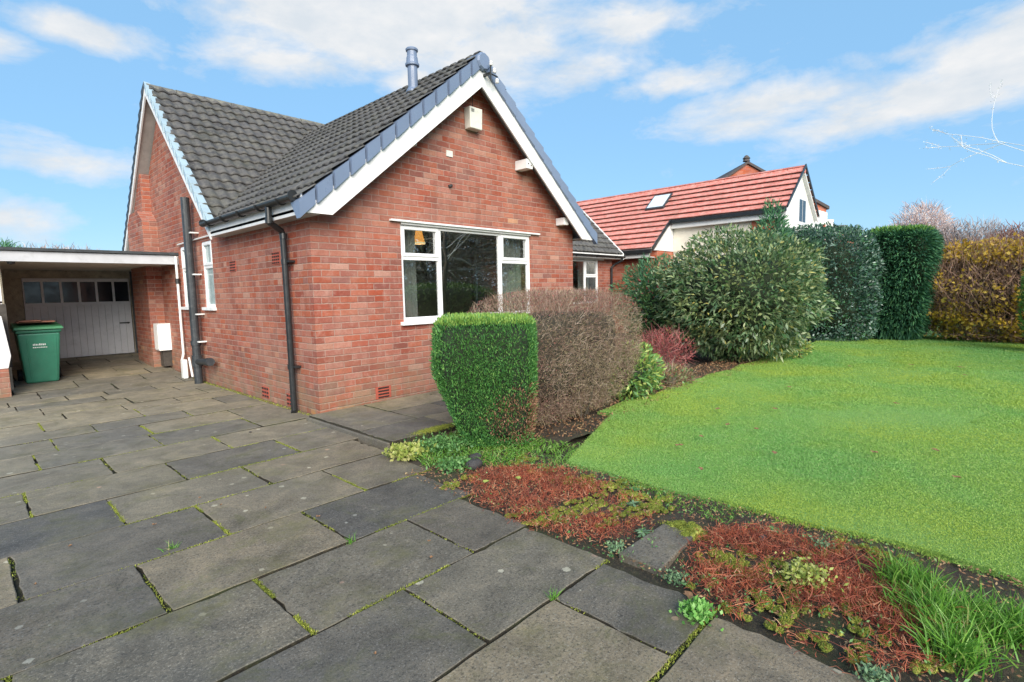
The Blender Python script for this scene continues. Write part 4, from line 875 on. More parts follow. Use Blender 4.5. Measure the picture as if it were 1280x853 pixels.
b=MB(); fprism(b,[(4.95,-.1),(7.2,-.1),(7.2,pz_-4.6),(5.9,pz_-3.6),(4.95,pz_-3.6)],1,7); b.build('rear_wing','brick_n',FH)
b=MB(); fprism(b,[(4.9,pz_-3.55),(5.9,pz_-3.5),(7.6,pz_-4.75),(7.6,pz_-4.6),(5.9,pz_-3.3),(4.9,pz_-3.35)],.8,7.2); b.build('rear_roof','tile_far',FH)
# ---------------------------------------------------------------- PLANTS
def stems(root,c,n,h,r,spread,mat='bark',name='stem',seed=0,base=.25):
    b=MB(); q_=random.Random(seed)
    for i in range(n):
        a=q_.uniform(0,6.28); s0=q_.uniform(0,base); s1=q_.uniform(.3,1)*spread
        p0=(c[0]+math.cos(a)*s0,c[1]+math.sin(a)*s0,c[2]-.05); p2=(c[0]+math.cos(a)*s1,c[1]+math.sin(a)*s1,c[2]+h*q_.uniform(.8,1.1))
        p1=tuple((p0[j]*.55+p2[j]*.45+q_.uniform(-.04,.04)) for j in range(3)); b.tube([p0,p1,p2],[r,r*.7,r*.35],6)
    return b.build(name,mat,root,smooth=True)
# clipped green hedge block: box that narrows downwards on its left (camera left = -hd)
Gh=(.54,-2.18,0); GH=thing('clipped_green_hedge',Gh,'bright green clipped hedge block, squared top and narrow foot, by the front path corner','hedge')
hdn=np.array(hd);ndn=np.array(nd)
def gwarp(P):
    # P in local axes (a along hd, b along nd, z)
    z=P[:,2]; t_=np.clip((.12-z)/.70,0,1)    # 1 at foot
    a=P[:,0]; a=np.where(a<0,a*(1-.62*t_**1.2),a*(1-.06*t_)); bb=P[:,1]*(1-.35*t_)
    return a[:,None]*hdn+bb[:,None]*ndn+np.array([0,0,1])*z[:,None]
gc=np.array([.54,-2.18,.585]); gh=(.445,.40,.575)
P,Nn=superpts(64000,gc,gh,11,.13,3,.03,warp=gwarp); Nw=unit(Nn[:,:1]*hdn+Nn[:,1:2]*ndn+Nn[:,2:]*np.array([0,0,1]))
Dl=unit(Nw*.55+rdir(len(P))*.6+np.array([0,0,.75])); V1,F1=leaves(P,Dl,.014+.034*RNG.random(len(P))**2,.006+.006*RNG.random(len(P)))
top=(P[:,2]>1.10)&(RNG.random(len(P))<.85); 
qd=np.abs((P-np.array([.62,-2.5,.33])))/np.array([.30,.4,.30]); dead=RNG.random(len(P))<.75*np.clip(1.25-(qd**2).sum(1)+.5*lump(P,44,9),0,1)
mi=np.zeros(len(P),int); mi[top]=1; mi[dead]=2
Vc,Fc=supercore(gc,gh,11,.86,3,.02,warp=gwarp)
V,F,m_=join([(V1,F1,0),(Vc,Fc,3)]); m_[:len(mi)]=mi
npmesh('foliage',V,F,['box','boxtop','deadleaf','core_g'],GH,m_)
stems(GH,(.62,-2.18,0),9,.5,.016,.3,seed=2)
# brown clipped hedge
BH=thing('brown_twiggy_hedge',(1.7,-2.1,0),'brown leafless clipped hedge with purplish tips between the path and lawn','hedge')
bc=np.array([1.74,-2.08,.70]); bh=(1.14,.53,.68)
def bwarp(P):
    z=P[:,2]; t_=np.clip((-.1-z)/.6,0,1); P=P.copy(); P[:,0]*=1-.22*t_; P[:,1]*=1-.35*t_
    P[:,2]+=np.where(z>0,-.10*np.abs(P[:,0]/1.14)**3,0); return P
parts=[]
P,Nn=superpts(52000,bc,bh,4.8,.36,5,.045,warp=bwarp); V1,F1=sticks(P-Nn*.02,unit(Nn*.6+rdir(len(P))*.8+np.array([0,0,.5])),.03+.07*RNG.random(len(P)),.0028,.5); parts.append((V1,F1,0))
P,Nn=superpts(24000,bc,bh,4.8,.16,5,.045,warp=bwarp); V1,F1=leaves(P,unit(Nn+rdir(len(P))),.010+.012*RNG.random(len(P)),.006); 
sel=(P[:,2]>1.15)|((RNG.random(len(P))<.25)&(P[:,0]<1.6)); mm=np.where(sel&(RNG.random(len(P))<.7),1,2); mm=np.where((P[:,2]<.55)&(RNG.random(len(P))<.6),2,mm); parts.append((V1,F1,1))
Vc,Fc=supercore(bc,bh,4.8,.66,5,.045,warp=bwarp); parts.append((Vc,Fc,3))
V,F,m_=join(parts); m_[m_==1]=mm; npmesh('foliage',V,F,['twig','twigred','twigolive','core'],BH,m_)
stems(BH,(1.7,-2.1,0),30,.6,.011,.45,seed=4,base=.34)
# rhododendron (large rounded)
def shrub(name,label,c,h,e,n,L,Wd,mats,weights,seed,depth=.3,amp=.12,core=.72,coremat='core_g',stemn=8,up_=.2,dn=.0,out=.8,cat='shrub',lk=3.0,warp=None,sticksn=0,stickmat=None,group=None,base=None,trunk_r=.03):
    root=thing(name,(c[0],c[1],0),label,cat,group)
    P,Nn=superpts(n,c,h,e,depth,seed,amp,lk=lk,warp=warp); P[:,2]=np.maximum(P[:,2],.03)
    Dl=unit(Nn*out+rdir(n)*.7+np.array([0,0,up_]))
    V1,F1=leaves(P,Dl,L*(.6+.7*RNG.random(n)),Wd*(.7+.6*RNG.random(n)),dn)
    mi=RNG.choice(len(mats),n,p=weights); parts=[(V1,F1,0)]; allm=list(mats)
    if sticksn:
        Ps,Ns=superpts(sticksn,c,h,e,depth*1.3,seed,amp,lk=lk,warp=warp); Ps[:,2]=np.maximum(Ps[:,2],.03); V2,F2=sticks(Ps,unit(Ns*.6+rdir(sticksn)*.7+np.array([0,0,.5])),L*3*(.5+RNG.random(sticksn)),.0012*max(4,c[0]),.4); parts.append((V2,F2,90)); allm.append(stickmat)
    if core:
        Vc,Fc=supercore(c,h,e,core,seed,amp,lk=lk,warp=warp); Vc[:,2]=np.maximum(Vc[:,2],.05); parts.append((Vc,Fc,91)); allm.append(coremat)
    V,F,m_=join(parts); m_=m_.copy(); m_[:n]=mi
    if sticksn: m_[m_==90]=allm.index(stickmat)
    if core: m_[m_==91]=allm.index(coremat)
    npmesh('foliage',V,F,allm,root,m_)
    stems(root,(c[0],c[1],0),stemn,max(.2,c[2]),trunk_r,h[0]*.5,seed=seed,base=h[0]*.25,name='stem' if cat!='tree' else 'trunk')
    return root
def rwarp(P):
    P=P.copy(); z=P[:,2]; P[:,:2]*=(1-.35*np.clip((-z-.25)/1.1,0,1))[:,None]; return P
shrub('rhododendron','large rounded evergreen shrub with long leathery leaves bulging over the lawn edge',(7.35,-1.95,1.20),(1.32,1.47,1.20),2.2,16000,.11,.036,['rhodo','rhodo2'],[.8,.2],21,.38,.20,.60,warp=rwarp,up_=.15,dn=.12,lk=4.5,stemn=14)
# dark glossy shrub to its left/behind
shrub('glossy_evergreen','dark glossy leaved evergreen between the brown hedge and the big rounded shrub',(7.3,-.55,.85),(.55,.75,.85),2.2,5200,.08,.04,['rhodo2','redshrub'],[.95,.05],22,.35,.2,.6,lk=5)
shrub('spreading_conifer','feathery green conifer spreading beside the neighbouring brick wall',(9.4,.75,1.05),(.75,1.15,1.05),2.0,11000,.12,.022,['conifer_far'],[1],23,.5,.3,.55,lk=5,up_=.1,out=1.3,cat='conifer')
shrub('small_conifer','pointed young conifer tip rising above the big rounded shrub',(9.0,-2.0,1.45),(.42,.42,1.65),1.6,6000,.12,.025,['conifer_far'],[1],24,.5,.3,.5,lk=5,up_=.8,cat='conifer')
shrub('crimson_twiggy_shrub','low shrub with crimson leaves and bare arching twigs beside the brown hedge',(4.85,-1.70,.36),(.45,.42,.36),2,1500,.045,.012,['redshrub','twigred'],[.75,.25],25,.7,.25,0,sticksn=1500,stickmat='twigred',stemn=16)
shrub('variegated_shrub','small yellow green leafy shrub at the foot of the brown hedge',(3.1,-2.18,.32),(.48,.34,.36),2,2300,.075,.026,['variegated','weed'],[.6,.4],26,.5,.2,.5)
shrub('leafy_ground_shrub','low bronze and olive sprawling shrub in the bed before the big shrub',(4.1,-2.15,.12),(.6,.3,.16),2,1500,.05,.02,['twigolive','litter','weed'],[.4,.4,.2],27,.6,.3,0,sticksn=500,stickmat='twig')
shrub('yellow_leafed_edging','bright yellow green foliage under the skirt of the big rounded shrub',(8.3,-2.62,.16),(.75,.3,.18),2,1600,.07,.03,['weedy','weed'],[.6,.4],28,.6,.2,0)
# holly / bluish hedge, conifer hedge, autumn hedge
shrub('blue_green_hedge','tall blue green evergreen hedge with small glossy leaves behind the lawn',(12.6,-1.75,1.38),(1.05,1.6,1.46),4.6,34000,.085,.04,['holly','conifer_far'],[.8,.2],31,.3,.15,.74,cat='hedge',lk=4,stemn=5)
CO=thing('dark_conifer_hedge',(13.5,-3.75,0),'dense dark conifer hedge with flat bright green top beside the autumn hedge','hedge')
cc_=np.array([13.45,-3.62,1.35]); ch=(.75,.74,1.33)
def cwarp(P):
    z=P[:,2]; P=P.copy(); t_=np.clip((.9-z)/2.2,0,1); P[:,1]*=1-.30*t_; return P
P,Nn=superpts(34000,cc_,ch,5,.16,33,.055,warp=cwarp,lk=6); V1,F1=leaves(P,unit(Nn*.9+rdir(len(P))*.45+np.array([0,0,-.1])),.10+.10*RNG.random(len(P)),.03,.15)
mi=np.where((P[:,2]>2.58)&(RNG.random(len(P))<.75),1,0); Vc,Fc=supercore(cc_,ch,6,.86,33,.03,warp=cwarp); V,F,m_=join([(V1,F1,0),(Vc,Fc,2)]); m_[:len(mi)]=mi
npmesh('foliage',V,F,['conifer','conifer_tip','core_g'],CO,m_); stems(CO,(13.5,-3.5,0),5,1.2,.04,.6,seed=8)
AU=thing('autumn_hedge',(13.6,-6.5,0),'russet brown autumn hedge with yellow leaves along the far side of the lawn','hedge')
ac=np.array([13.75,-6.3,1.08]); ah=(1.0,2.5,1.16); parts=[]
P,Nn=superpts(24000,ac,ah,2.8,.5,35,.24,lk=6); V1,F1=sticks(P,unit(Nn*.3+rdir(len(P))*.6+np.array([0,0,.8])),.14+.30*RNG.random(len(P)),.009,.5); parts.append((V1,F1,0))
P,Nn=superpts(15000,ac,ah,2.8,.42,35,.24,lk=6); V1,F1=leaves(P,rdir(len(P)),.055+.03*RNG.random(len(P)),.04)
nz_=lump(P,71,1.3); prob=.05+.6*np.clip((P[:,2]-1.75)/.3,0,1)*np.clip((P[:,1]+5.6)/.6,.15,1)+.42*np.exp(-((P[:,2]-.6)/.35)**2); mm=np.where(RNG.random(len(P))<prob*np.clip(.8+nz_,0.1,2),1,2); parts.append((V1,F1,1))
P,Nn=superpts(26000,ac,ah,2.8,.2,35,.24,lk=6); w_=.22*np.ones(len(P)); w_+=.8*((P[:,2]>1.72)&(P[:,1]>-5.9)); w_+=.35*(P[:,2]>1.85); w_+=.5*np.exp(-((P[:,2]-.62)/.33)**2)
kk=(RNG.random(len(P))<w_*np.clip(.6+1.6*lump(P,77,2.6),0,1.4)); P=P[kk]; V1,F1=leaves(P,rdir(len(P)),.08+.04*RNG.random(len(P)),.07); parts.append((V1,F1,5))
Vc,Fc=supercore(ac,ah,2.8,.55,35,.24,lk=6); parts.append((Vc,Fc,3)); V,F,m_=join(parts); m_[m_==1]=mm; m_[m_==5]=1
npmesh('foliage',V,F,['autumn_twig','yellow','autumn','core'],AU,m_); stems(AU,(13.7,-6.5,0),14,1.0,.02,1.2,seed=9,base=1.0)
# edge conifer at far right
shrub('columnar_conifer','slim bright green conifer at the right hand end of the autumn hedge',(11.4,-6.2,1.02),(.38,.38,.98),2.2,5000,.08,.02,['conifer_tip','privet'],[.5,.5],36,.4,.15,.6,up_=.9,cat='conifer',stemn=3)
# distant trees
def far_tree(label,p,h,e,n,L,mat,seed,stick=.03,core=0,name='tree',lf=.3,group='trees far beyond the hedges'):
    root=thing(name,(p[0],p[1],0),label,'tree',group)
    c=np.array([p[0],p[1],p[2]]); P,Nn=superpts(n,c,h,e,.75,seed,.28,lk=4); V1,F1=sticks(P,unit(Nn*.8+rdir(n)*.6+np.array([0,0,.4])),L*(.5+RNG.random(n)),stick,.6)
    m2=int(n*lf); P2,N2=superpts(m2,c,h,e,.5,seed,.28,lk=4); V2,F2=leaves(P2,rdir(m2),L*.35,L*.2); V,F,m_=join([(V1,F1,0),(V2,F2,0)])
    npmesh('crown',V,F,[mat],root,m_)
    trunk(root,[(p[0],p[1],-.05),(p[0]+.1,p[1],p[2]*.5),(p[0],p[1]+.1,p[2]+h[2]*.4)],[.28,.2,.08],branches=6,seed=seed,blen=h[0]*.35)
    return root
far_tree('pale pinkish tree standing beyond the conifer hedge, tallest of the distant crowns',(48,-.6,4.6),(1.9,2.0,2.6),2,5000,.5,'palebloom',41,.045)
far_tree('paler low crown just left of the tallest distant pinkish tree',(47,1.4,3.8),(1.6,1.9,1.6),2,3600,.5,'palebloom',42,.045)
far_tree('grey bare domed tree behind the yellow top of the autumn hedge',(41,-3.4,2.9),(1.8,2.6,2.0),2,6500,.45,'greytwig',43,.035)
far_tree('dark reddish distant tree at the right edge behind the autumn hedge',(38,-6.6,2.3),(2,3.0,1.9),2,7000,.4,'darkred',44,.04)
far_tree('small green distant tree showing over the left end of the carport roof',(-1.3,29,3.0),(1.4,1.2,1.3),2,3000,.3,'conifer_far',45,.04)
far_tree('pale bare distant tree low over the carport roof',(1.6,36,3.2),(3.4,2.5,1.2),2,4000,.4,'greytwig',46,.04)
# overhanging frosty twigs at right, a tree just outside the frame
TW=thing('bare_blossom_tree',(7.9,-7.3,0),'bare tree with pale buds reaching thin twigs over the lawn at the right edge','tree')
b=MB(); b.tube([(7.9,-7.3,-.05),(7.85,-7.2,1.4),(7.8,-7.0,2.4),(7.9,-7.1,3.6)],[.09,.075,.05,.03],9); b.build('trunk','bark',TW,smooth=True)
b=MB(); bud=[]; q_=random.Random(5)
def branch(p,d,L,r,lev):
    p=Vector(p); d=Vector(d).normalized(); pts=[p]; k=5
    for i in range(k):
        d=(d+Vector((q_.uniform(-.18,.18),q_.uniform(-.18,.18),q_.uniform(-.12,.12)))).normalized(); p=p+d*L/k; pts.append(p)
        if lev<2 and i>3:
            for _ in range(2 if lev else 2):
                dd=(d+Vector((q_.uniform(-.8,.8),q_.uniform(-.8,.8),q_.uniform(-.5,.6)))).normalized(); branch(p,dd,L*q_.uniform(.3,.5),r*.5,lev+1)
        if lev>=1: 
            bud.append(p)
    b.tube(pts,[max(.0035,r*(1-.7*i/k)) for i in range(k+1)],5)
tp=vec(1247,190,7.6)
for (p0,tgt) in (((7.8,-7.0,2.4),vec(1243,186,7.4)),((7.82,-7.05,2.7),vec(1262,165,7.5)),((7.8,-7.0,2.5),vec(1258,206,7.3))):
    p0=Vector(p0); branch(p0,tgt-p0,(tgt-p0).length*1.0,.010,0)
for (p0,dr) in (((7.85,-7.1,3.0),(.6,-.6,.5)),((7.9,-7.1,3.4),(.5,-.8,.6)),((7.9,-7.1,3.5),(.8,-.5,.5))): branch(p0,dr,1.6,.014,0)
P=np.array([tuple(x) for x in bud]); P=np.repeat(P,2,0)+RNG.normal(size=(len(P)*2,3))*.018; V,F=leaves(P,rdir(len(P)),.022,.015); b.add(V.tolist(),F.tolist()); b.build('branches','frost',TW,recalc=False)
# objects across the garden, seen only as reflections in the front window
shrub('privet_hedge','rounded clipped privet hedge on the garden side away from the house',(9.6,-9.2,.7),(2.6,1.0,.95),3,9000,.08,.05,['privet'],[1],51,.2,.06,.85,cat='hedge')
for i,(x,y_,h_) in enumerate(((13,-15,4.2),(18,-14,4.6),(9.5,-17.5,4.5),(24,-13,4.2),(5,-19,4.2),(30,-12,4.0))):
    far_tree('bare brownish garden tree on the side away from the house',(x,y_,h_*.8),(3.0,3.0,h_*.9),2.2,5200,.8,'garden_twig',60+i,.07,lf=.12,group='trees across the garden from the front window')
# ---------------------------------------------------------------- GROUND COVER
def inpoly(x,y,poly):
    r_=np.zeros(len(x),bool); n=len(poly)
    for i in range(n):
        x0,y0=poly[i];x1,y1=poly[(i+1)%n]
        c_=((y0>y)!=(y1>y))&(x<(x1-x0)*(y-y0)/((y1-y0)+1e-9)+x0); r_^=c_
    return r_
def scatter(poly,n):
    a=np.array(poly); lo,hi=a.min(0),a.max(0); x=RNG.uniform(lo[0],hi[0],n*3);y=RNG.uniform(lo[1],hi[1],n*3); k=inpoly(x,y,poly); return x[k][:n],y[k][:n]
patchA=[(-.40,-2.88),(-.12,-2.72),(.14,-2.82),(.36,-3.15),(.34,-3.6),(.26,-3.95),(.02,-4.12),(-.28,-4.16),(-.50,-4.05),(-.56,-3.6),(-.50,-3.15)]
patchB=[(-.50,-4.62),(-.2,-4.50),(.12,-4.50),(.30,-4.70),(.34,-5.0),(.26,-5.3),(.10,-5.5),(-.2,-5.52),(-.45,-5.5),(-.66,-5.3),(-.64,-4.85)]
def mound(x,y): 
    D3=np.stack([x,y,0*x],1); return .035+.035*lump(D3,77,9)
def patch_mesh(name,poly,n,mat,L,w,seed,lean=1.0,lump_mask=None,z0=0):
    x,y=scatter(poly,n)
    if lump_mask: 
        k=lump_mask(x,y); x,y=x[k],y[k]
    den=lump(np.stack([x,y,0*x],1),133,5)+.6*lump(np.stack([x,y,0*x],1),134,16); k=RNG.random(len(x))<np.clip(.75+.9*den,.08,1); x,y=x[k],y[k]; x=x+RNG.normal(size=len(x))*.035; y=y+RNG.normal(size=len(x))*.035
    z=np.maximum(.0,mound(x,y))*RNG.random(len(x))*.8+z0; P=np.stack([x,y,z],1)
    D_=unit(np.stack([RNG.normal(size=len(x))*lean,RNG.normal(size=len(x))*lean,np.abs(RNG.normal(size=len(x)))*.7+.1],1))
    V,F=sticks(P,D_,L*(.4+.9*RNG.random(len(x))),w,.7); o=npmesh(name,V,F,mat); tag(o,kind='stuff'); return o
def moss_mask(x,y): 
    D3=np.stack([x,y,0*x],1); return lump(D3,91,7)
tag(patch_mesh('dead_stem_cover',patchA,17000,'sedum',.040,.0030,1,lump_mask=lambda x,y:moss_mask(x,y)<.22),'rust red dead stems matted over the bed near the hedge foot',None)
tag(patch_mesh('dead_stem_cover',patchB,20000,'sedum',.046,.0030,2,lump_mask=lambda x,y:moss_mask(x,y)<.30),'rust red dead stems matted over the bed near the camera',None)
# long trailing stems
x,y=scatter(patchB,160); V,F=sticks(np.stack([x,y,np.full(len(x),.06)],1),np.stack([RNG.normal(size=len(x)),RNG.normal(size=len(x)),.1*np.ones(len(x))],1),.11,.003,.7); tag(npmesh('trailing_stems',V,F,'sedum'),kind='stuff')
allbed=[(-.55,-2.9),(-.2,-2.2),(.45,-2.5),(.50,-3.3),(.46,-5.7),(-.62,-5.7),(-.60,-4.3),(-.52,-3.2)]
def mossblobs(name,pts,seed):
    b=MB(); q_=random.Random(seed); Vs=[];Fs=[]
    for (x,y,r,h) in pts:
        P,F_=supercore(np.array([x,y,0.0]),(r,r*q_.uniform(.6,1),h),2,1,q_.randint(0,999),.18,nu=18,nv=10); Vs.append((P,F_,0))
        n=int(1400*(r/.08)**1.6); Pm,Nm=superpts(n,np.array([x,y,0.0]),(r,r*.8,h),2,.1,seed,.1); k=Pm[:,2]>0; Vm,Fm=leaves(Pm[k],unit(Nm[k]+rdir(k.sum())*.8+np.array([0,0,.5])),.010,.004); Vs.append((Vm,Fm,0))
    V,F,m_=join(Vs); o=npmesh(name,V,F,'moss'); tag(o,kind='stuff')
q_=random.Random(12); mp=[]
for _ in range(1700):
    x=q_.uniform(-.6,.45); y=q_.uniform(-5.6,-2.7)
    if inpoly(np.array([x]),np.array([y]),allbed)[0] and moss_mask(np.array([x]),np.array([y]))[0]>.12: mp.append((x,y,q_.uniform(.010,.026),q_.uniform(.004,.011)))
for _ in range(26): mp.append((q_.uniform(.12,.36),q_.uniform(-4.1,-2.95),q_.uniform(.015,.04),q_.uniform(.008,.016)))
for _ in range(14): mp.append((q_.uniform(-.08,.06),q_.uniform(-4.47,-4.24),q_.uniform(.02,.045),q_.uniform(.02,.03)))
mossblobs('moss_cushions',mp,3)
# moss and weeds in the joints
P=[]; q_=random.Random(21)
mossy=lambda x,y: math.sin(x*2.3+1)*math.cos(y*1.7+.5)+q_.uniform(-.6,.6)
for (y0,y1,jx,xr) in rows:
    for _ in range(2600 if y0<1 else 300):
        x=q_.uniform(-3.6,xr); 
        if math.sin(x*3.1+y0*7)+.6*math.sin(x*9+y0*3)+.2*(x+2)>.25: P.append((x,y0+q_.gauss(0,.0065)))
for (x,y0,y1) in joints:
    if y0>2: continue
    d_=math.sin(x*5+y0*11)+.3
    for _ in range(int(1000*max(.10,d_))):
        y=q_.uniform(y0,y1); 
        if math.sin(y*9+x*5)>-.6: P.append((x+q_.gauss(0,.007),y))
P=np.array(P); P=P[(P[:,1]<3)&(P[:,0]>-3.6)]; z=np.array([drive_z(v) for v in P[:,1]])-.008; P3=np.stack([P[:,0],P[:,1],z],1)
V,F=leaves(P3,unit(rdir(len(P3))+np.array([0,0,1.0])),.007+.009*RNG.random(len(P3)),.005); o=npmesh('joint_moss',V,F,['moss'],smooth=False); tag(o,kind='stuff')
# soft moss growing on the slab by the hedge and kerb edges
P=[]
for _ in range(5000):
    P.append((q_.gauss(.38,.12),q_.gauss(-1.62,.035),.06))
for _ in range(3500): P.append((q_.gauss(-.02,.03),q_.gauss(-4.35,.05),.012))
P=np.array(P); V,F=leaves(P,unit(rdir(len(P))+np.array([0,0,1.0])),.009,.005); tag(npmesh('path_moss',V,F,'moss'),kind='stuff')
# small grass + weeds over the bed near the hedge feet
def grass_patch(name,poly,n,L,w,mat='tallgrass',z=0.0,lean=.5): 
    x,y=scatter(poly,n); o=clump_grass(name,np.stack([x,y,np.full(len(x),z)],1),L,w,mat,lean); tag(o,kind='stuff'); return o
grass_patch('bed_grass',[(-.3,-2.3),(.0,-1.75),(.6,-1.75),(.9,-2.6),(.35,-2.75),(-.1,-2.6)],3200,.06,.005,lean=.8)
grass_patch('bed_grass',[(.25,-3.9),(.48,-3.5),(.47,-4.6),(.2,-4.5)],500,.035,.004,lean=.9)
grass_patch('bed_grass',[(.0,-2.7),(.9,-2.6),(1.0,-2.9),(.4,-3.2)],900,.045,.005,lean=.9)
# stepping slab
ss=MB(); rr=random.Random(9)
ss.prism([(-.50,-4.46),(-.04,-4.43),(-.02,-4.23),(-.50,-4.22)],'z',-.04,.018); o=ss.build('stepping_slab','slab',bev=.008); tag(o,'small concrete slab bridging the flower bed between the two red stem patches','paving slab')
# rosette weeds, tufts
def rosette(name,label,x,y,r,n,mat,cat='weed',up_=.5,wd=.3,z=.0,layers=1,group=None):
    root=thing(name,(x,y,z),label,cat,group)
    a=RNG.uniform(0,2*np.pi,n); e=RNG.uniform(.1,1,n)*up_; D_=unit(np.stack([np.cos(a),np.sin(a),e],1)); P=np.stack([x+np.cos(a)*r*.08*RNG.random(n),y+np.sin(a)*r*.08*RNG.random(n),z+.005+RNG.random(n)*r*.25],1)
    Ln=r*(.5+.6*RNG.random(n)); V,F=leaves(P,D_,Ln,Ln*wd,.25,roll=np.tile([0,0,1.],(n,1))+rdir(n)*.3); npmesh('leaf_rosette',V,F,mat,root); return root
def bushy(name,label,x,y,r,n,mat,L,cat='weed',z=0,h=.06,group=None):
    root=thing(name,(x,y,z),label,cat,group); P=np.stack([x+RNG.normal(size=n)*r*.5,y+RNG.normal(size=n)*r*.5,z+h*RNG.random(n)],1)
    V,F=leaves(P,unit(rdir(n)+np.array([0,0,.6])),L*(.6+.8*RNG.random(n)),L*.6); npmesh('leaves',V,F,mat,root); return root
bushy('rosette_weed','bright green leafy weed at the slab corner beside the nearer red stem patch',-.72,-4.74,.055,420,'weedbright',.026,h=.045,cat='weed')
bushy('trefoil_plant','yellow green leafy plant spilling from the raised path corner',-.24,-1.98,.13,650,'weedy',.045,z=0,h=.09,cat='plant')
bushy('trefoil_plant','yellow green leaflets among the nearer red stems',-.18,-5.02,.10,380,'weedy',.022,h=.07,z=.03,cat='plant')
bushy('leafy_weed','dark green leafy weed at the foot of the clipped green hedge',.1,-2.05,.22,900,'weed',.03,h=.10,cat='plant')
bushy('leafy_weed','green seedlings along the slab edge below the yellow green plant',-.15,-2.5,.13,420,'weed',.03,h=.06,cat='plant')
bushy('leafy_weed','pale green creeping weed beside the stepping slab edge',-.45,-4.17,.06,200,'greyweed',.015,h=.03,cat='plant')
bushy('leafy_weed','silvery green weed below the stepping slab and above the rosette',-.52,-4.55,.06,180,'greyweed',.016,h=.03,cat='plant')
bushy('leafy_weed','blue green leafy weed between stems at the soil trench',.27,-4.98,.05,160,'greyweed',.016,h=.04,cat='plant')
bushy('leafy_weed','pale green weed cut by the lower edge of the photo',-.66,-5.36,.05,220,'greyweed',.018,h=.04,cat='plant')
for i,(x,y,l) in enumerate(((.33,-3.82,'small rosette in the bare soil past the farther red stem patch'),(.12,-3.95,'small rosette at the edge of the farther red stem patch'),(.30,-4.75,'small rosette in soil above the nearer red stem patch'),(-.2,-4.2,'small rosette touching the far edge of the stepping slab'))):
    rosette('rosette_weed',l,x,y,.06,26,'greyweed' if i%2 else 'weed',up_=.5,wd=.35)
for (x,y,r,n,l) in ((-.09,-5.52,.14,900,'largest lush tuft of long grass at the right end of the bed'),(.12,-5.36,.09,380,'shorter grass tuft between the soil trench and the largest tuft'),(-.34,-5.55,.08,330,'grass tuft at the lower edge beside the nearer red stems'),(-.02,-5.72,.12,500,'grass tuft at the lower right corner of the photo')):
    root=thing('grass_tuft',(x,y,0),l,'grass','long grass tufts in the bed'); P=np.stack([x+RNG.normal(size=n)*r*.55,y+RNG.normal(size=n)*r*.55,np.zeros(n)],1); clump_grass('blades',P,.13,.0055,'tallgrass',.45,parent=root)
for (x,y,l) in ((-2.04,-2.32,'thin grass sprig growing from the slab joint left of centre'),(-1.35,-3.02,'tiny weed sprig in a slab joint in the middle of the driveway'),(-1.02,-4.2,'tiny pale weed in the slab joint near the farther red stems')):
    root=thing('joint_sprig',(x,y,0),l,'weed'); n=34; P=np.stack([x+RNG.normal(size=n)*.015,y+RNG.normal(size=n)*.006,np.full(n,-.01)],1); clump_grass('blades',P,.06,.003,'tallgrass',.5,parent=root)
# stones
def stone(x,y,r,label,seed):
    P,F_=supercore(np.array([x,y,r*.4]),(r,r*.7,r*.55),2.6,1,seed,.25,nu=16,nv=10); o=npmesh('stone',P,F_,'rock',origin=(x,y,0)); tag(o,label,'stone')
stone(-.04,-2.62,.07,'dark broken stone lying at the bed corner near the green hedge',3); stone(.10,-2.48,.055,'dark flat stone just behind the broken stone by the hedge foot',4)
stone(.16,-4.72,.03,'small dark stone among the nearer red stems',6); stone(-.78,-.05+.0,.0001+.012,'tiny stone on the driveway slabs near the downpipe',8)
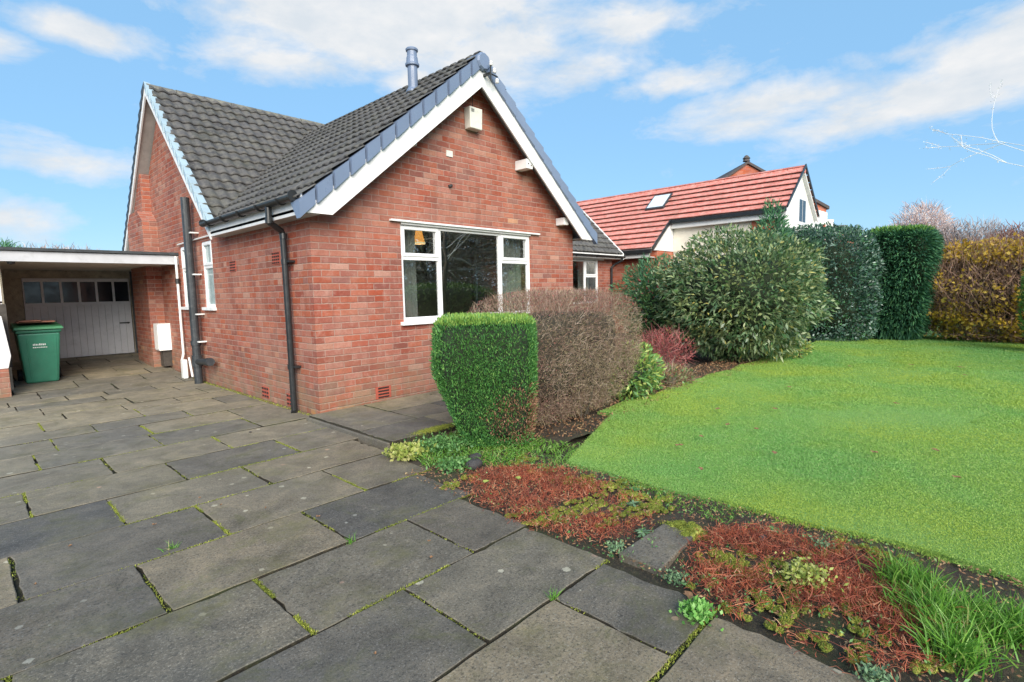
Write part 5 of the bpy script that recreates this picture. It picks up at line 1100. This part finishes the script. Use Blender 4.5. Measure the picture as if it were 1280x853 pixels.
# fallen leaves: build one, copy
def fallen(x,y,z,s,mat,label,group,rz):
    n=10; V=[(0,0,.004)]
    for i in range(n):
        a=2*math.pi*i/n; r=s*(1 if i%2 else .68)*(1.25 if i==0 else 1); V.append((r*math.cos(a),r*.7*math.sin(a),.003+.010*abs(math.sin(a*1.5+rz))))
    me=bpy.data.meshes.new('fallen_leaf'); me.from_pydata(V,[],[(0,i+1,(i+1)%n+1) for i in range(n)]); me.materials.append(M[mat]); o=bpy.data.objects.new('fallen_leaf',me); col.objects.link(o); o.location=(x,y,z); o.rotation_euler=(0,0,rz); return tag(o,label,'leaf',group)
q_=random.Random(31)
for i in range(22):
    d_=q_.uniform(3.9,11); a=R(q_.uniform(64,88)); x=cx+math.sin(a)*d_; y=cy+math.cos(a)*d_
    if x>.8 and y<-2.6: fallen(x,y,.055,.022+.0035*d_*q_.uniform(.5,1),'litter','small brown fallen leaf lying on the mown lawn','brown leaves fallen on the lawn',q_.uniform(0,6))
for i in range(12):
    x=q_.uniform(-2.7,-.7); y=q_.uniform(-4.4,-.9); fallen(x,y,.006,q_.uniform(.008,.014),'litter','tiny brown leaf fragment on the paving slabs','leaf fragments on the driveway',q_.uniform(0,6))
for (x,y,l) in ((-.10,-3.15,'pale yellow curled leaf on the farther red stems'),(-.30,-3.02,'pale cream leaf at the slab side of the farther red stems'),(-.62,-4.66,'orange brown leaf beside the bright rosette weed')):
    fallen(x,y,.05 if x>-.5 else .01,.035,'weedy' if 'orange' not in l else 'litter',l,None,q_.uniform(0,6))
# leaf litter/debris in soil (uncountable)
def litter(name,poly,n,s,z):
    x,y=scatter(poly,n); V,F=leaves(np.stack([x,y,np.full(len(x),z)],1),unit(rdir(len(x))*np.array([1,1,.35])),s*(.5+RNG.random(len(x))),s*.5); tag(npmesh(name,V,F,'litter'),kind='stuff')
litter('leaf_litter',[(.4,-2.2),(1.2,-2.75),(3,-2.6),(6.5,-2.5),(9,-2.6),(9,-1.7),(.4,-1.7)],7000,.03,.01)
x,y=scatter(allbed,2600); V,F=leaves(np.stack([x,y,.01+.035*RNG.random(len(x))],1),unit(rdir(len(x))+np.array([0,0,.4])),.012+.012*RNG.random(len(x)),.009); k_=lump(np.stack([x,y,0*x],1),171,9)>.05; F=F[k_]; tag(npmesh('seedling_cover',V,F,'weed'),kind='stuff')
litter('leaf_litter',[(-.5,-2.3),(.5,-2.4),(.52,-5.8),(-.62,-5.8)],5200,.018,.012)
# twiggy edge of driveway near the wall: moss/weeds line
P=np.stack([RNG.uniform(-.06,.0,1500),RNG.uniform(-.02,5,1500),np.zeros(1500)],1); V,F=leaves(P,unit(rdir(1500)+np.array([0,0,1.])),.014,.008); tag(npmesh('wall_foot_moss',V,F,'moss'),kind='stuff')
# strip private helper property
for o in bpy.data.objects:
    if '_o' in o: del o['_o']
